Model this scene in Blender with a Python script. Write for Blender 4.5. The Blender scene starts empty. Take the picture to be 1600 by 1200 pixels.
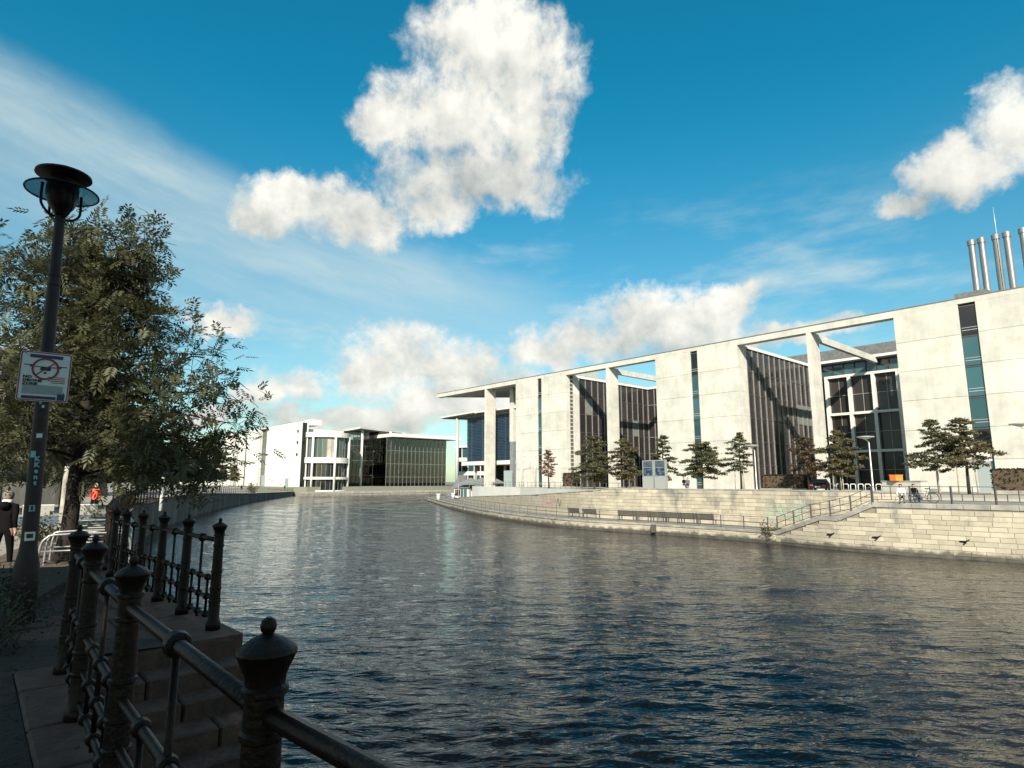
import bpy, bmesh, math, random
import numpy as np
from mathutils import Vector, Matrix
random.seed(7); rng = np.random.default_rng(7)
scene = bpy.context.scene
C = scene.collection
PI = math.pi
def R(a): return math.radians(a)

# ------------------------------------------------------------------ camera
FPX, HZ, EYE = 950.0, 751.0, 2.2
TH = math.atan((HZ-600)/FPX)
cam_d = bpy.data.cameras.new('camera'); cam = bpy.data.objects.new('camera', cam_d); C.objects.link(cam)
cam_d.sensor_width = 36; cam_d.lens = FPX/1600*36; cam_d.clip_start = .05; cam_d.clip_end = 6000
cam.location = (0, 0, EYE); cam.rotation_euler = (PI/2+TH, 0, 0)
scene.camera = cam
scene.render.resolution_x, scene.render.resolution_y = 1024, 768
vs = scene.view_settings
vs.view_transform = 'Standard'; vs.look = 'None'; vs.gamma = 1; vs.use_curve_mapping = False
vs.exposure = 0.85

# river-building axes: u runs along the facades (away), v into their depth
UX, UY = -.66492221, .74691262
VX, VY = UY, -UX
P0 = (52.945, 64.198)
ROTB = math.atan2(VY, VX)
def W(s, t, z=0.0): return Vector((P0[0]+UX*s+VX*t, P0[1]+UY*s+VY*t, z))

# ------------------------------------------------------------------ sun and sky
Ld = Vector((UX+1.05*VX, UY+1.05*VY, -.80)).normalized()
sun_el = math.asin(-Ld.z); sun_az = math.atan2(-Ld.x, -Ld.y)
sd = bpy.data.lights.new('sun', 'SUN'); sun = bpy.data.objects.new('sun', sd); C.objects.link(sun)
sd.energy = 4.6; sd.angle = R(.5); sd.color = (1, .92, .79)
sun.rotation_euler = Ld.to_track_quat('-Z', 'Y').to_euler(); sun.location = (-5, -40, 40)

world = bpy.data.worlds.new('World'); scene.world = world; world.use_nodes = True
nt = world.node_tree; N = nt.nodes; LK = nt.links
for n in list(N): N.remove(n)
def nd(t, **k):
    n = N.new(t)
    for a, b in k.items(): setattr(n, a, b)
    return n
def setin(n, i, v):
    if isinstance(v, bpy.types.NodeSocket): LK.new(v, n.inputs[i])
    else: n.inputs[i].default_value = v
def M(op, a, b=None, c=None, clamp=False):
    n = nd('ShaderNodeMath', operation=op, use_clamp=clamp); setin(n, 0, a)
    if b is not None: setin(n, 1, b)
    if c is not None: setin(n, 2, c)
    return n.outputs[0]
def VM(op, a, b=None):
    n = nd('ShaderNodeVectorMath', operation=op); setin(n, 0, a)
    if b is not None: setin(n, 1, b)
    return n.outputs['Value'] if op in ('DOT_PRODUCT', 'LENGTH') else n.outputs[0]
def sstep(x, a, b):
    n = nd('ShaderNodeMapRange', interpolation_type='SMOOTHSTEP'); setin(n, 0, x)
    setin(n, 1, a); setin(n, 2, b); setin(n, 3, 0.0); setin(n, 4, 1.0); return n.outputs[0]
def noise(vec, scale, detail=6, rough=.55, dist=0.0):
    n = nd('ShaderNodeTexNoise'); LK.new(vec, n.inputs['Vector']); n.inputs['Scale'].default_value = scale
    n.inputs['Detail'].default_value = detail; n.inputs['Roughness'].default_value = rough; n.inputs['Distortion'].default_value = dist
    return n
def mixc(fac, a, b, blend='MIX'):
    n = nd('ShaderNodeMix', data_type='RGBA', blend_type=blend); setin(n, 0, fac); setin(n, 6, a); setin(n, 7, b); return n.outputs[2]
sky = nd('ShaderNodeTexSky', sky_type='NISHITA'); sky.sun_disc = False
sky.sun_elevation = sun_el; sky.sun_rotation = sun_az; sky.air_density = 1.0; sky.dust_density = .6; sky.ozone_density = 2.0; sky.altitude = 50
tc = nd('ShaderNodeTexCoord'); sep = nd('ShaderNodeSeparateXYZ'); LK.new(tc.outputs['Generated'], sep.inputs[0])
az = M('ARCTAN2', sep.outputs[0], sep.outputs[1]); el = M('ARCSINE', sep.outputs[2])
# cloud field lives on the sky dome in (azimuth, elevation)
cmb = nd('ShaderNodeCombineXYZ'); LK.new(az, cmb.inputs[0]); LK.new(el, cmb.inputs[1])
AE = cmb.outputs[0]
def dome(x, y):
    d = Vector((x-800, FPX*math.cos(TH)-(600-y)*math.sin(TH), FPX*math.sin(TH)+(600-y)*math.cos(TH))).normalized()
    return math.atan2(d.x, d.y), math.asin(d.z)
wn = noise(AE, 5.5, 8, .60); wn2 = noise(AE, 16, 8, .62)
woff = VM('SUBTRACT', wn.outputs['Color'], (.5, .5, .5))
woff2 = VM('SUBTRACT', wn2.outputs['Color'], (.5, .5, .5))
def vscale(a, f):
    n = nd('ShaderNodeVectorMath', operation='SCALE'); LK.new(a, n.inputs[0]); n.inputs['Scale'].default_value = f; return n.outputs[0]
AEw = VM('ADD', VM('ADD', AE, vscale(woff, .13)), vscale(woff2, .055))
blobs = [ # cloud puffs: direction (picked along the sky), half width and half height in the same units
 (745,70,115,95),(810,120,95,105),(700,165,120,70),(835,205,60,70),(615,185,60,45),(745,280,135,70),(800,285,80,55),(690,335,60,40),
 (560,335,85,48),(470,312,90,55),(415,330,50,36),
 (1585,190,100,85),(1500,275,95,48),(1420,328,62,26),(1680,150,120,110),
 (1025,508,150,62),(935,532,125,48),(1120,482,85,48),(1170,462,45,28),(860,556,85,28),
 (650,566,118,60),(715,592,90,38),(590,586,70,38),
 (455,603,72,32),(398,618,50,22),(345,512,55,26),
 (610,648,150,24),(720,632,110,36),(800,612,70,30),(480,655,110,18),(1210,530,160,20),(330,640,60,20)]
field = None
for (cx, cy, rx, ry) in blobs:
    a0, e0 = dome(cx, cy); a1, _ = dome(cx+rx, cy); _, e1 = dome(cx, cy-ry)
    ra, re = abs(a1-a0), abs(e1-e0)
    n = nd('ShaderNodeVectorMath', operation='MULTIPLY_ADD'); LK.new(AEw, n.inputs[0]); n.inputs[1].default_value = (1/ra, 1/re, 0); n.inputs[2].default_value = (-a0/ra, -e0/re, 0)
    w = VM('DOT_PRODUCT', n.outputs[0], n.outputs[0])
    field = w if field is None else M('SMOOTH_MIN', field, w, .55)
field = M('MAXIMUM', M('MULTIPLY', M('SUBTRACT', 1.08, field), 1.05), -1.6)
# undersides: height inside each cloud bank
shd = None
for (cx, cy, rx, ry) in [(730,175,260,190),(470,330,130,60),(1530,235,230,140),(1010,505,210,70),(655,572,140,62),(440,605,110,40),(650,640,330,38)]:
    a0, e0 = dome(cx, cy); a1, _ = dome(cx+rx, cy); _, e1 = dome(cx, cy-ry); ra, re = abs(a1-a0), abs(e1-e0)
    n = nd('ShaderNodeVectorMath', operation='MULTIPLY_ADD'); LK.new(AEw, n.inputs[0]); n.inputs[1].default_value = (1/ra, 1/re, 0); n.inputs[2].default_value = (-a0/ra, -e0/re, 0)
    sp = nd('ShaderNodeSeparateXYZ'); LK.new(n.outputs[0], sp.inputs[0])
    wv = sstep(VM('DOT_PRODUCT', n.outputs[0], n.outputs[0]), 1.6, .5)
    c_ = M('MULTIPLY', wv, sp.outputs[1]); shd = c_ if shd is None else M('ADD', shd, c_)
# unseen cumulus over the rest of the dome, cover thickened for ambient and reflections
gn = noise(VM('MULTIPLY', AEw, (1.0, 1.8, 1)), 3.2, 8, .58)
outside = M('MAXIMUM', sstep(M('ABSOLUTE', az), .78, 1.05), sstep(el, .72, .95))
outside = M('MULTIPLY', outside, sstep(el, -.02, .10))
gfield = M('MULTIPLY_ADD', M('SUBTRACT', gn.outputs['Fac'], .522), 7.0, 0.0)
field = M('MAXIMUM', field, M('SUBTRACT', M('MULTIPLY', M('ADD', gfield, 1.6), outside), 1.6))
fine = noise(AE, 26, 10, .64, .3)
dens = M('MULTIPLY_ADD', M('SUBTRACT', fine.outputs['Fac'], .5), 1.9, field)
mid = noise(AE, 7, 8, .58)
dens = M('MULTIPLY_ADD', M('SUBTRACT', mid.outputs['Fac'], .5), 2.3, dens)
cmask = sstep(dens, -.34, .95)
# thin high veil: streaks with one soft edge, from upper left down to the right
a0, e0 = dome(0, 50); a1, e1 = dome(420, 280)
dx, dy = a1-a0, e1-e0; ln = math.hypot(dx, dy); nx, ny = dy/ln, -dx/ln
if ny > 0: nx, ny = -nx, -ny            # normal pointing down-left
AEs = VM('ADD', AE, vscale(woff, .05))
dd = VM('DOT_PRODUCT', VM('SUBTRACT', AEs, (a0, e0, 0)), (nx, ny, 0))
al = VM('DOT_PRODUCT', VM('SUBTRACT', AE, (a0, e0, 0)), (dx/ln, dy/ln, 0))
stv = nd('ShaderNodeCombineXYZ'); LK.new(M('MULTIPLY', dd, 9.0), stv.inputs[0]); LK.new(M('MULTIPLY', al, 1.6), stv.inputs[1])
stn = noise(stv.outputs[0], 2.2, 6, .6)
veil = M('MULTIPLY', sstep(dd, -.012, .05), M('SUBTRACT', 1.0, M('MULTIPLY', sstep(dd, .03, .30), .85)))
veil = M('MULTIPLY', veil, M('SUBTRACT', 1.0, sstep(al, .55, 1.05)))
veil = M('MULTIPLY', veil, M('MULTIPLY_ADD', stn.outputs['Fac'], 1.1, .0))
hv = noise(VM('MULTIPLY', AE, (1.2, 4.0, 1)), 2.6, 6, .6)
veil2 = M('MULTIPLY', sstep(hv.outputs['Fac'], .46, .75), M('MULTIPLY', sstep(el, .02, .10), M('SUBTRACT', 1.0, sstep(el, .28, .50))))
vmask = M('MAXIMUM', M('MULTIPLY', veil, 1.0), M('MULTIPLY', veil2, .75))
tintc = mixc(sstep(el, .0, .62), (.82, 1.05, .91, 1), (.07, 1.08, 1.12, 1))
tint = mixc(1.0, sky.outputs[0], tintc, 'MULTIPLY')
# cloud brightness: bright tops facing the sun behind the viewer, grey undersides, soft inner modelling
cs = noise(VM('ADD', AE, (.018, .03, 0)), 7, 8, .58)
lit = M('MULTIPLY_ADD', shd, .34, .66)
lit = M('MULTIPLY_ADD', M('SUBTRACT', mid.outputs['Fac'], cs.outputs['Fac']), 2.0, lit)
lit = M('MULTIPLY_ADD', M('SUBTRACT', fine.outputs['Fac'], .5), .5, lit, clamp=True)
ccol = mixc(lit, (2.7, 3.05, 3.05, 1), (8.0, 7.8, 7.05, 1))
col = mixc(vmask, tint, (5.0, 5.9, 5.8, 1))
col = mixc(M('MULTIPLY', cmask, .97), col, ccol)
bg = nd('ShaderNodeBackground'); LK.new(col, bg.inputs[0]); bg.inputs[1].default_value = .075
wo = nd('ShaderNodeOutputWorld'); LK.new(bg.outputs[0], wo.inputs[0])
world.cycles.sampling_method = 'MANUAL'; world.cycles.sample_map_resolution = 1024

# ------------------------------------------------------------------ materials
MAT = {}
def mat(name, col, col2=None, scale=3.0, rough=.7, metal=0.0, bump=0.0, bscale=None, rnd=0.0, spec=.5, detail=6, stretch=(1,1,1), coords='World', contrast=(.35,.65), emit=None):
    m = bpy.data.materials.new(name); m.use_nodes = True; MAT[name] = m
    t = m.node_tree; n_ = t.nodes; l_ = t.links; b = n_['Principled BSDF']
    b.inputs['Roughness'].default_value = rough; b.inputs['Metallic'].default_value = metal; b.inputs['Specular IOR Level'].default_value = spec
    tcn = n_.new('ShaderNodeTexCoord'); mp = n_.new('ShaderNodeMapping'); l_.new(n_.new('ShaderNodeNewGeometry').outputs['Position'] if coords == 'World' else tcn.outputs[coords], mp.inputs[0]); mp.inputs['Scale'].default_value = stretch
    cs_ = None
    if col2 is not None:
        nz = n_.new('ShaderNodeTexNoise'); l_.new(mp.outputs[0], nz.inputs['Vector']); nz.inputs['Scale'].default_value = scale; nz.inputs['Detail'].default_value = detail; nz.inputs['Roughness'].default_value = .62
        mr = n_.new('ShaderNodeMapRange'); l_.new(nz.outputs['Fac'], mr.inputs[0]); mr.inputs[1].default_value = contrast[0]; mr.inputs[2].default_value = contrast[1]
        mx = n_.new('ShaderNodeMix'); mx.data_type = 'RGBA'; l_.new(mr.outputs[0], mx.inputs[0]); mx.inputs[6].default_value = (*col, 1); mx.inputs[7].default_value = (*col2, 1)
        cs_ = mx.outputs[2]
    if rnd > 0:
        oi = n_.new('ShaderNodeObjectInfo'); hs = n_.new('ShaderNodeHueSaturation')
        mr2 = n_.new('ShaderNodeMapRange'); l_.new(oi.outputs['Random'], mr2.inputs[0]); mr2.inputs[3].default_value = 1-rnd; mr2.inputs[4].default_value = 1+rnd
        l_.new(mr2.outputs[0], hs.inputs['Value'])
        if cs_ is not None: l_.new(cs_, hs.inputs['Color'])
        else: hs.inputs['Color'].default_value = (*col, 1)
        cs_ = hs.outputs[0]
    if cs_ is not None: l_.new(cs_, b.inputs['Base Color'])
    else: b.inputs['Base Color'].default_value = (*col, 1)
    if bump > 0:
        nb = n_.new('ShaderNodeTexNoise'); l_.new(mp.outputs[0], nb.inputs['Vector']); nb.inputs['Scale'].default_value = bscale or scale*6; nb.inputs['Detail'].default_value = 6
        bp = n_.new('ShaderNodeBump'); l_.new(nb.outputs['Fac'], bp.inputs['Height']); bp.inputs['Strength'].default_value = bump; bp.inputs['Distance'].default_value = .02
        l_.new(bp.outputs[0], b.inputs['Normal'])
    return m
def nodes_of(m): return m.node_tree.nodes, m.node_tree.links, m.node_tree.nodes['Principled BSDF']

# cast concrete: cloudy tone, faint vertical rain streaks, formwork grain
m = mat('concrete', (.585,.56,.495), (.42,.40,.355), .45, .85, bump=.15, bscale=9, rnd=.045, contrast=(.3,.7))
n_, l_, b = nodes_of(m)
tcn = n_.new('ShaderNodeNewGeometry'); mp = n_.new('ShaderNodeMapping'); l_.new(tcn.outputs['Position'], mp.inputs[0]); mp.inputs['Scale'].default_value = (1.6, 1.6, .10)
nz = n_.new('ShaderNodeTexNoise'); l_.new(mp.outputs[0], nz.inputs['Vector']); nz.inputs['Scale'].default_value = 1.1; nz.inputs['Detail'].default_value = 8
mr = n_.new('ShaderNodeMapRange'); l_.new(nz.outputs['Fac'], mr.inputs[0]); mr.inputs[1].default_value = .38; mr.inputs[2].default_value = .75; mr.inputs[3].default_value = 1.02; mr.inputs[4].default_value = .90
mx = n_.new('ShaderNodeMix'); mx.data_type = 'RGBA'; mx.blend_type = 'MULTIPLY'; mx.inputs[0].default_value = 1
src = b.inputs['Base Color'].links[0].from_socket; l_.new(src, mx.inputs[6]); l_.new(mr.outputs[0], mx.inputs[7]); l_.new(mx.outputs[2], b.inputs['Base Color'])
mat('concrete_edge', (.50,.47,.40), (.38,.36,.31), .8, .85, bump=.1)
mat('coping', (.16,.16,.15), (.10,.10,.10), 2, .6)
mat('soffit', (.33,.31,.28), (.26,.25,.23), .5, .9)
mat('white_render', (.68,.655,.60), (.60,.575,.53), .3, .8, rnd=.03)
mat('pale_metal', (.55,.55,.52), (.42,.42,.40), 3, .4, .3)
mat('frame_white', (.70,.68,.62), (.58,.55,.49), 1, .6)
mat('mullion', (.30,.285,.265), (.22,.21,.20), 2, .45, .3)
def glassy(name, col, rough=.06, rnd=.25, spec=.6):
    return mat(name, col, None, rough=rough, rnd=rnd, spec=spec)
glassy('blind_glass', (.030,.026,.026), .2, .45, .45)
glassy('dark_glass', (.012,.013,.014), .05, .3, .7)
glassy('teal_glass', (.03,.075,.085), .05, .35, .8)
glassy('green_glass', (.055,.075,.068), .06, .35, .8)
mat('blue_louvre', (.016,.03,.055), (.022,.045,.075), 1.5, .35, rnd=.12)
mat('lit_pane', (.20,.22,.20), (.08,.10,.09), 6, .8, stretch=(4,4,.3))  # paler panes: partly lit reflections put into the colour
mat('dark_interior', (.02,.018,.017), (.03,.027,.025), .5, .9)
mat('interior_pale', (.48,.42,.36), (.32,.28,.245), .4, .8)
m = mat('hall_glass', (.5,.55,.55)); n_, l_, b = nodes_of(m)   # thin clear pane: tinted see-through plus mirror by angle
tr = n_.new('ShaderNodeBsdfTransparent'); tr.inputs[0].default_value = (.76,.71,.67,1)
gl = n_.new('ShaderNodeBsdfGlossy'); gl.inputs['Roughness'].default_value = .03
fr = n_.new('ShaderNodeFresnel'); fr.inputs[0].default_value = 1.7
ms = n_.new('ShaderNodeMixShader'); l_.new(fr.outputs[0], ms.inputs[0]); l_.new(tr.outputs[0], ms.inputs[1]); l_.new(gl.outputs[0], ms.inputs[2])
l_.new(ms.outputs[0], n_['Material Output'].inputs[0])
m = mat('lamp_glass', (.5,.6,.6)); n_, l_, b = nodes_of(m)
tr = n_.new('ShaderNodeBsdfTransparent'); tr.inputs[0].default_value = (.30,.48,.52,1)
gl = n_.new('ShaderNodeBsdfGlossy'); gl.inputs['Roughness'].default_value = .08
ms = n_.new('ShaderNodeMixShader'); ms.inputs[0].default_value = .12; l_.new(tr.outputs[0], ms.inputs[1]); l_.new(gl.outputs[0], ms.inputs[2])
l_.new(ms.outputs[0], n_['Material Output'].inputs[0])
mat('iron', (.0065,.0040,.0036), (.014,.0075,.0058), 14, .42, 0, bump=.3, bscale=45, spec=.18)
mat('lamp_iron', (.036,.023,.024), (.025,.016,.017), 8, .55, 0, bump=.15, bscale=40, spec=.25)
mat('grey_iron', (.06,.058,.056), (.09,.085,.08), 6, .5, .3)
mat('galvanised', (.42,.42,.41), (.30,.30,.30), 8, .35, .7)
mat('steel_tube', (.26,.26,.255), (.19,.19,.19), 2, .45, .5, stretch=(1,1,.2))
mat('sandstone', (.46,.40,.305), (.365,.32,.245), 1.6, .9, bump=.3, bscale=14, rnd=.16, contrast=(.3,.7))
# weathering with a shape of its own: dark runs below the coping and at the waterline, in wall space
m = MAT['sandstone']; n_, l_, b = nodes_of(m)
ge = n_.new('ShaderNodeNewGeometry'); mp = n_.new('ShaderNodeMapping'); l_.new(ge.outputs['Position'], mp.inputs[0]); mp.inputs['Scale'].default_value = (.55,.55,.28)
nz = n_.new('ShaderNodeTexNoise'); l_.new(mp.outputs[0], nz.inputs['Vector']); nz.inputs['Scale'].default_value = 1.0; nz.inputs['Detail'].default_value = 9; nz.inputs['Roughness'].default_value = .66
mr = n_.new('ShaderNodeMapRange'); l_.new(nz.outputs['Fac'], mr.inputs[0]); mr.inputs[1].default_value = .54; mr.inputs[2].default_value = .70
mx = n_.new('ShaderNodeMix'); mx.data_type = 'RGBA'; src = b.inputs['Base Color'].links[0].from_socket
l_.new(mr.outputs[0], mx.inputs[0]); l_.new(src, mx.inputs[6]); mx.inputs[7].default_value = (.15,.155,.145,1); l_.new(mx.outputs[2], b.inputs['Base Color'])
g2 = n_.new('ShaderNodeSeparateXYZ'); l_.new(ge.outputs['Position'], g2.inputs[0])
nz2 = n_.new('ShaderNodeTexNoise'); l_.new(ge.outputs['Position'], nz2.inputs['Vector']); nz2.inputs['Scale'].default_value = 1.7; nz2.inputs['Detail'].default_value = 6
ad = n_.new('ShaderNodeMath'); ad.operation = 'MULTIPLY_ADD'; l_.new(nz2.outputs['Fac'], ad.inputs[0]); ad.inputs[1].default_value = -.75; l_.new(g2.outputs[2], ad.inputs[2])
mr4 = n_.new('ShaderNodeMapRange'); mr4.interpolation_type = 'SMOOTHSTEP'; l_.new(ad.outputs[0], mr4.inputs[0]); mr4.inputs[1].default_value = -2.72; mr4.inputs[2].default_value = -2.45; mr4.inputs[3].default_value = .85; mr4.inputs[4].default_value = 0
mx4 = n_.new('ShaderNodeMix'); mx4.data_type = 'RGBA'; src = b.inputs['Base Color'].links[0].from_socket
l_.new(mr4.outputs[0], mx4.inputs[0]); l_.new(src, mx4.inputs[6]); mx4.inputs[7].default_value = (.075,.068,.05,1); l_.new(mx4.outputs[2], b.inputs['Base Color'])
mat('sandstone_joined', (.42,.37,.28), (.32,.28,.215), 1.1, .9, bump=.3, bscale=14, contrast=(.3,.7))
mat('mortar', (.10,.09,.075), (.07,.063,.053), 2, .95)
mat('mortar_light', (.27,.235,.18), (.20,.175,.135), 2, .95)
mat('waterline_stone', (.10,.09,.075), (.05,.045,.04), 2, .6, bump=.4, bscale=8)
mat('coping_stone', (.34,.31,.26), (.20,.19,.17), 1.4, .85, bump=.3, rnd=.1)
mat('granite', (.098,.048,.031), (.045,.022,.015), 7, .8, bump=.5, bscale=22, rnd=.14)
mat('granite_dark', (.075,.044,.033), (.036,.026,.022), 6, .85, bump=.5, bscale=22, rnd=.12)
mat('bank_wall', (.16,.15,.135), (.06,.055,.05), .9, .9, bump=.4, bscale=5, stretch=(1,1,.25), rnd=.15)
mat('paving', (.34,.30,.245), (.25,.225,.185), 1.2, .9, bump=.2)
mat('plaza_paving', (.40,.36,.30), (.30,.27,.225), .5, .9, bump=.15)
mat('promenade_paving', (.25,.235,.205), (.17,.16,.145), .8, .85, bump=.2)
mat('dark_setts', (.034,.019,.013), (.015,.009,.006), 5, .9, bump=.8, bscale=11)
mat('soil', (.13,.095,.06), (.075,.056,.038), 2.5, .95, bump=.6, bscale=9)
mat('far_ground', (.20,.19,.155), (.13,.135,.09), .02, .95)
mat('bark', (.020,.014,.011), (.009,.0065,.005), 9, .9, bump=.9, bscale=25, stretch=(1,1,.3))
mat('bark_pale', (.42,.39,.34), (.20,.18,.15), 5, .85, bump=.4, stretch=(1,1,.4))
def leafmat(name, c1, c2, trans=.35):
    m = mat(name, c1, c2, 1.1, .5, contrast=(.3,.7)); n_, l_, b = nodes_of(m)
    tl = n_.new('ShaderNodeBsdfTranslucent'); src = b.inputs['Base Color'].links[0].from_socket; l_.new(src, tl.inputs[0])
    ms = n_.new('ShaderNodeMixShader'); ms.inputs[0].default_value = trans; l_.new(b.outputs[0], ms.inputs[1]); l_.new(tl.outputs[0], ms.inputs[2]); l_.new(ms.outputs[0], n_['Material Output'].inputs[0])
leafmat('ash_leaf', (.052,.054,.022), (.100,.100,.046))
leafmat('leaf_green', (.060,.068,.026), (.125,.120,.055))
leafmat('leaf_olive', (.080,.072,.030), (.150,.130,.062))
leafmat('leaf_brown', (.12,.068,.036), (.075,.056,.028))
leafmat('leaf_red', (.26,.095,.055), (.20,.12,.075))
leafmat('leaf_far', (.11,.10,.042), (.16,.145,.065))
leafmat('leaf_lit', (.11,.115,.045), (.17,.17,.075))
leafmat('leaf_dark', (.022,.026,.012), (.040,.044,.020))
mat('hedge_twig', (.06,.040,.025), (.10,.065,.04), 6, .9)
mat('orange', (.85,.20,.03)); mat('red', (.62,.045,.03)); mat('red_jacket', (.75,.07,.04)); mat('white_cloth', (.72,.70,.66)); mat('black_cloth', (.006,.0055,.006), rough=.95, spec=.1)
mat('grey_cloth', (.10,.10,.11), rough=.9); mat('skin', (.45,.28,.21), rough=.6); mat('hair_grey', (.24,.21,.18), (.13,.115,.10), 20, .8); mat('hair_dark', (.02,.015,.012), rough=.7); mat('hair_blond', (.52,.42,.27), rough=.7)
mat('navy', (.02,.03,.07), rough=.9); mat('white_paint', (.72,.71,.68), rough=.5); mat('rubber', (.012,.012,.012), rough=.8)
mat('sign_face', (.60,.64,.64), rough=.4); mat('sign_red', (.28,.02,.025), rough=.5); mat('sign_black', (.012,.012,.016), rough=.5); mat('sign_navy', (.025,.03,.08), rough=.5); mat('sign_grey', (.30,.34,.35), (.24,.28,.29), 40, .5)
mat('sticker_teal', (.16,.42,.45), rough=.5); mat('sticker_white', (.6,.62,.6), rough=.5)
mat('poster_blue', (.02,.035,.06), (.15,.24,.32), 3.2, .3, contrast=(.5,.72)); mat('poster_dark', (.03,.035,.045), (.10,.13,.16), 5, .3)
mat('stand_grey', (.27,.28,.27), rough=.5)
mat('wood_dark', (.085,.075,.065), (.05,.045,.04), 6, .7, stretch=(1,8,1)); mat('wood_stake', (.40,.34,.26), (.28,.24,.18), 4, .8)
mat('graffiti_teal', (.20,.45,.36), rough=.8); mat('graffiti_pink', (.42,.26,.24), rough=.8); mat('graffiti_dark', (.10,.10,.11), rough=.8)
mat('parasol_dark', (.018,.018,.022), rough=.9); mat('tent_grey', (.20,.215,.22), (.15,.16,.165), 2, .8); mat('kiosk_white', (.66,.65,.6), rough=.6); mat('kiosk_green', (.06,.12,.11), rough=.5)
mat('car_paint', (.012,.012,.014), rough=.25, spec=.7); mat('hoarding', (.46,.51,.51), (.40,.45,.45), .6, .7); mat('door_grey', (.27,.31,.31), rough=.5)
mat('blue_step', (.10,.13,.17), (.07,.09,.12), 2, .8)
# water: dark body, clear mirror surface, ripples finer than the mesh carries
m = mat('water', (.013,.011,.010), rough=.04, spec=.5); n_, l_, b = nodes_of(m); b.inputs['IOR'].default_value = 1.333
tcn = n_.new('ShaderNodeTexCoord'); mp = n_.new('ShaderNodeMapping'); l_.new(tcn.outputs['Object'], mp.inputs[0]); mp.inputs['Rotation'].default_value = (0,0,R(12)); mp.inputs['Scale'].default_value = (.40,1.25,1)
n1 = n_.new('ShaderNodeTexNoise'); l_.new(mp.outputs[0], n1.inputs['Vector']); n1.inputs['Scale'].default_value = 5.5; n1.inputs['Detail'].default_value = 2; n1.inputs['Roughness'].default_value = .5; n1.inputs['Distortion'].default_value = .4
bp = n_.new('ShaderNodeBump'); l_.new(n1.outputs['Fac'], bp.inputs['Height']); bp.inputs['Strength'].default_value = 1; bp.inputs['Distance'].default_value = .046
n2 = n_.new('ShaderNodeTexNoise'); l_.new(mp.outputs[0], n2.inputs['Vector']); n2.inputs['Scale'].default_value = 1.9; n2.inputs['Detail'].default_value = 3; n2.inputs['Distortion'].default_value = .6
bp2 = n_.new('ShaderNodeBump'); l_.new(n2.outputs['Fac'], bp2.inputs['Height']); bp2.inputs['Strength'].default_value = 1; bp2.inputs['Distance'].default_value = .075; l_.new(bp2.outputs[0], bp.inputs['Normal'])
l_.new(bp.outputs[0], b.inputs['Normal'])

# ------------------------------------------------------------------ helpers
def props(o, label=None, cat=None, group=None, kind=None):
    if label: o['label'] = label
    if cat: o['category'] = cat
    if group: o['group'] = group
    if kind: o['kind'] = kind
    return o
def empty(name, loc, rz=0, label=None, cat=None, group=None):
    o = bpy.data.objects.new(name, None); o.empty_display_size = .3; C.objects.link(o); o.location = loc; o.rotation_euler = (0,0,rz)
    return props(o, label, cat, group)
def link(name, me, parent=None, loc=None, rz=0, scale=None, rot=None):
    o = bpy.data.objects.new(name, me); C.objects.link(o)
    if parent: o.parent = parent
    if loc is not None: o.location = loc
    if rot is not None: o.rotation_euler = rot
    elif rz: o.rotation_euler = (0,0,rz)
    if scale is not None: o.scale = scale
    return o
def sub_part(o, parent):   # hang a piece under a part without moving it
    o.parent = parent; parent_m = Matrix.LocRotScale(parent.location, parent.rotation_euler, parent.scale); o.matrix_parent_inverse = parent_m.inverted(); return o
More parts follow.
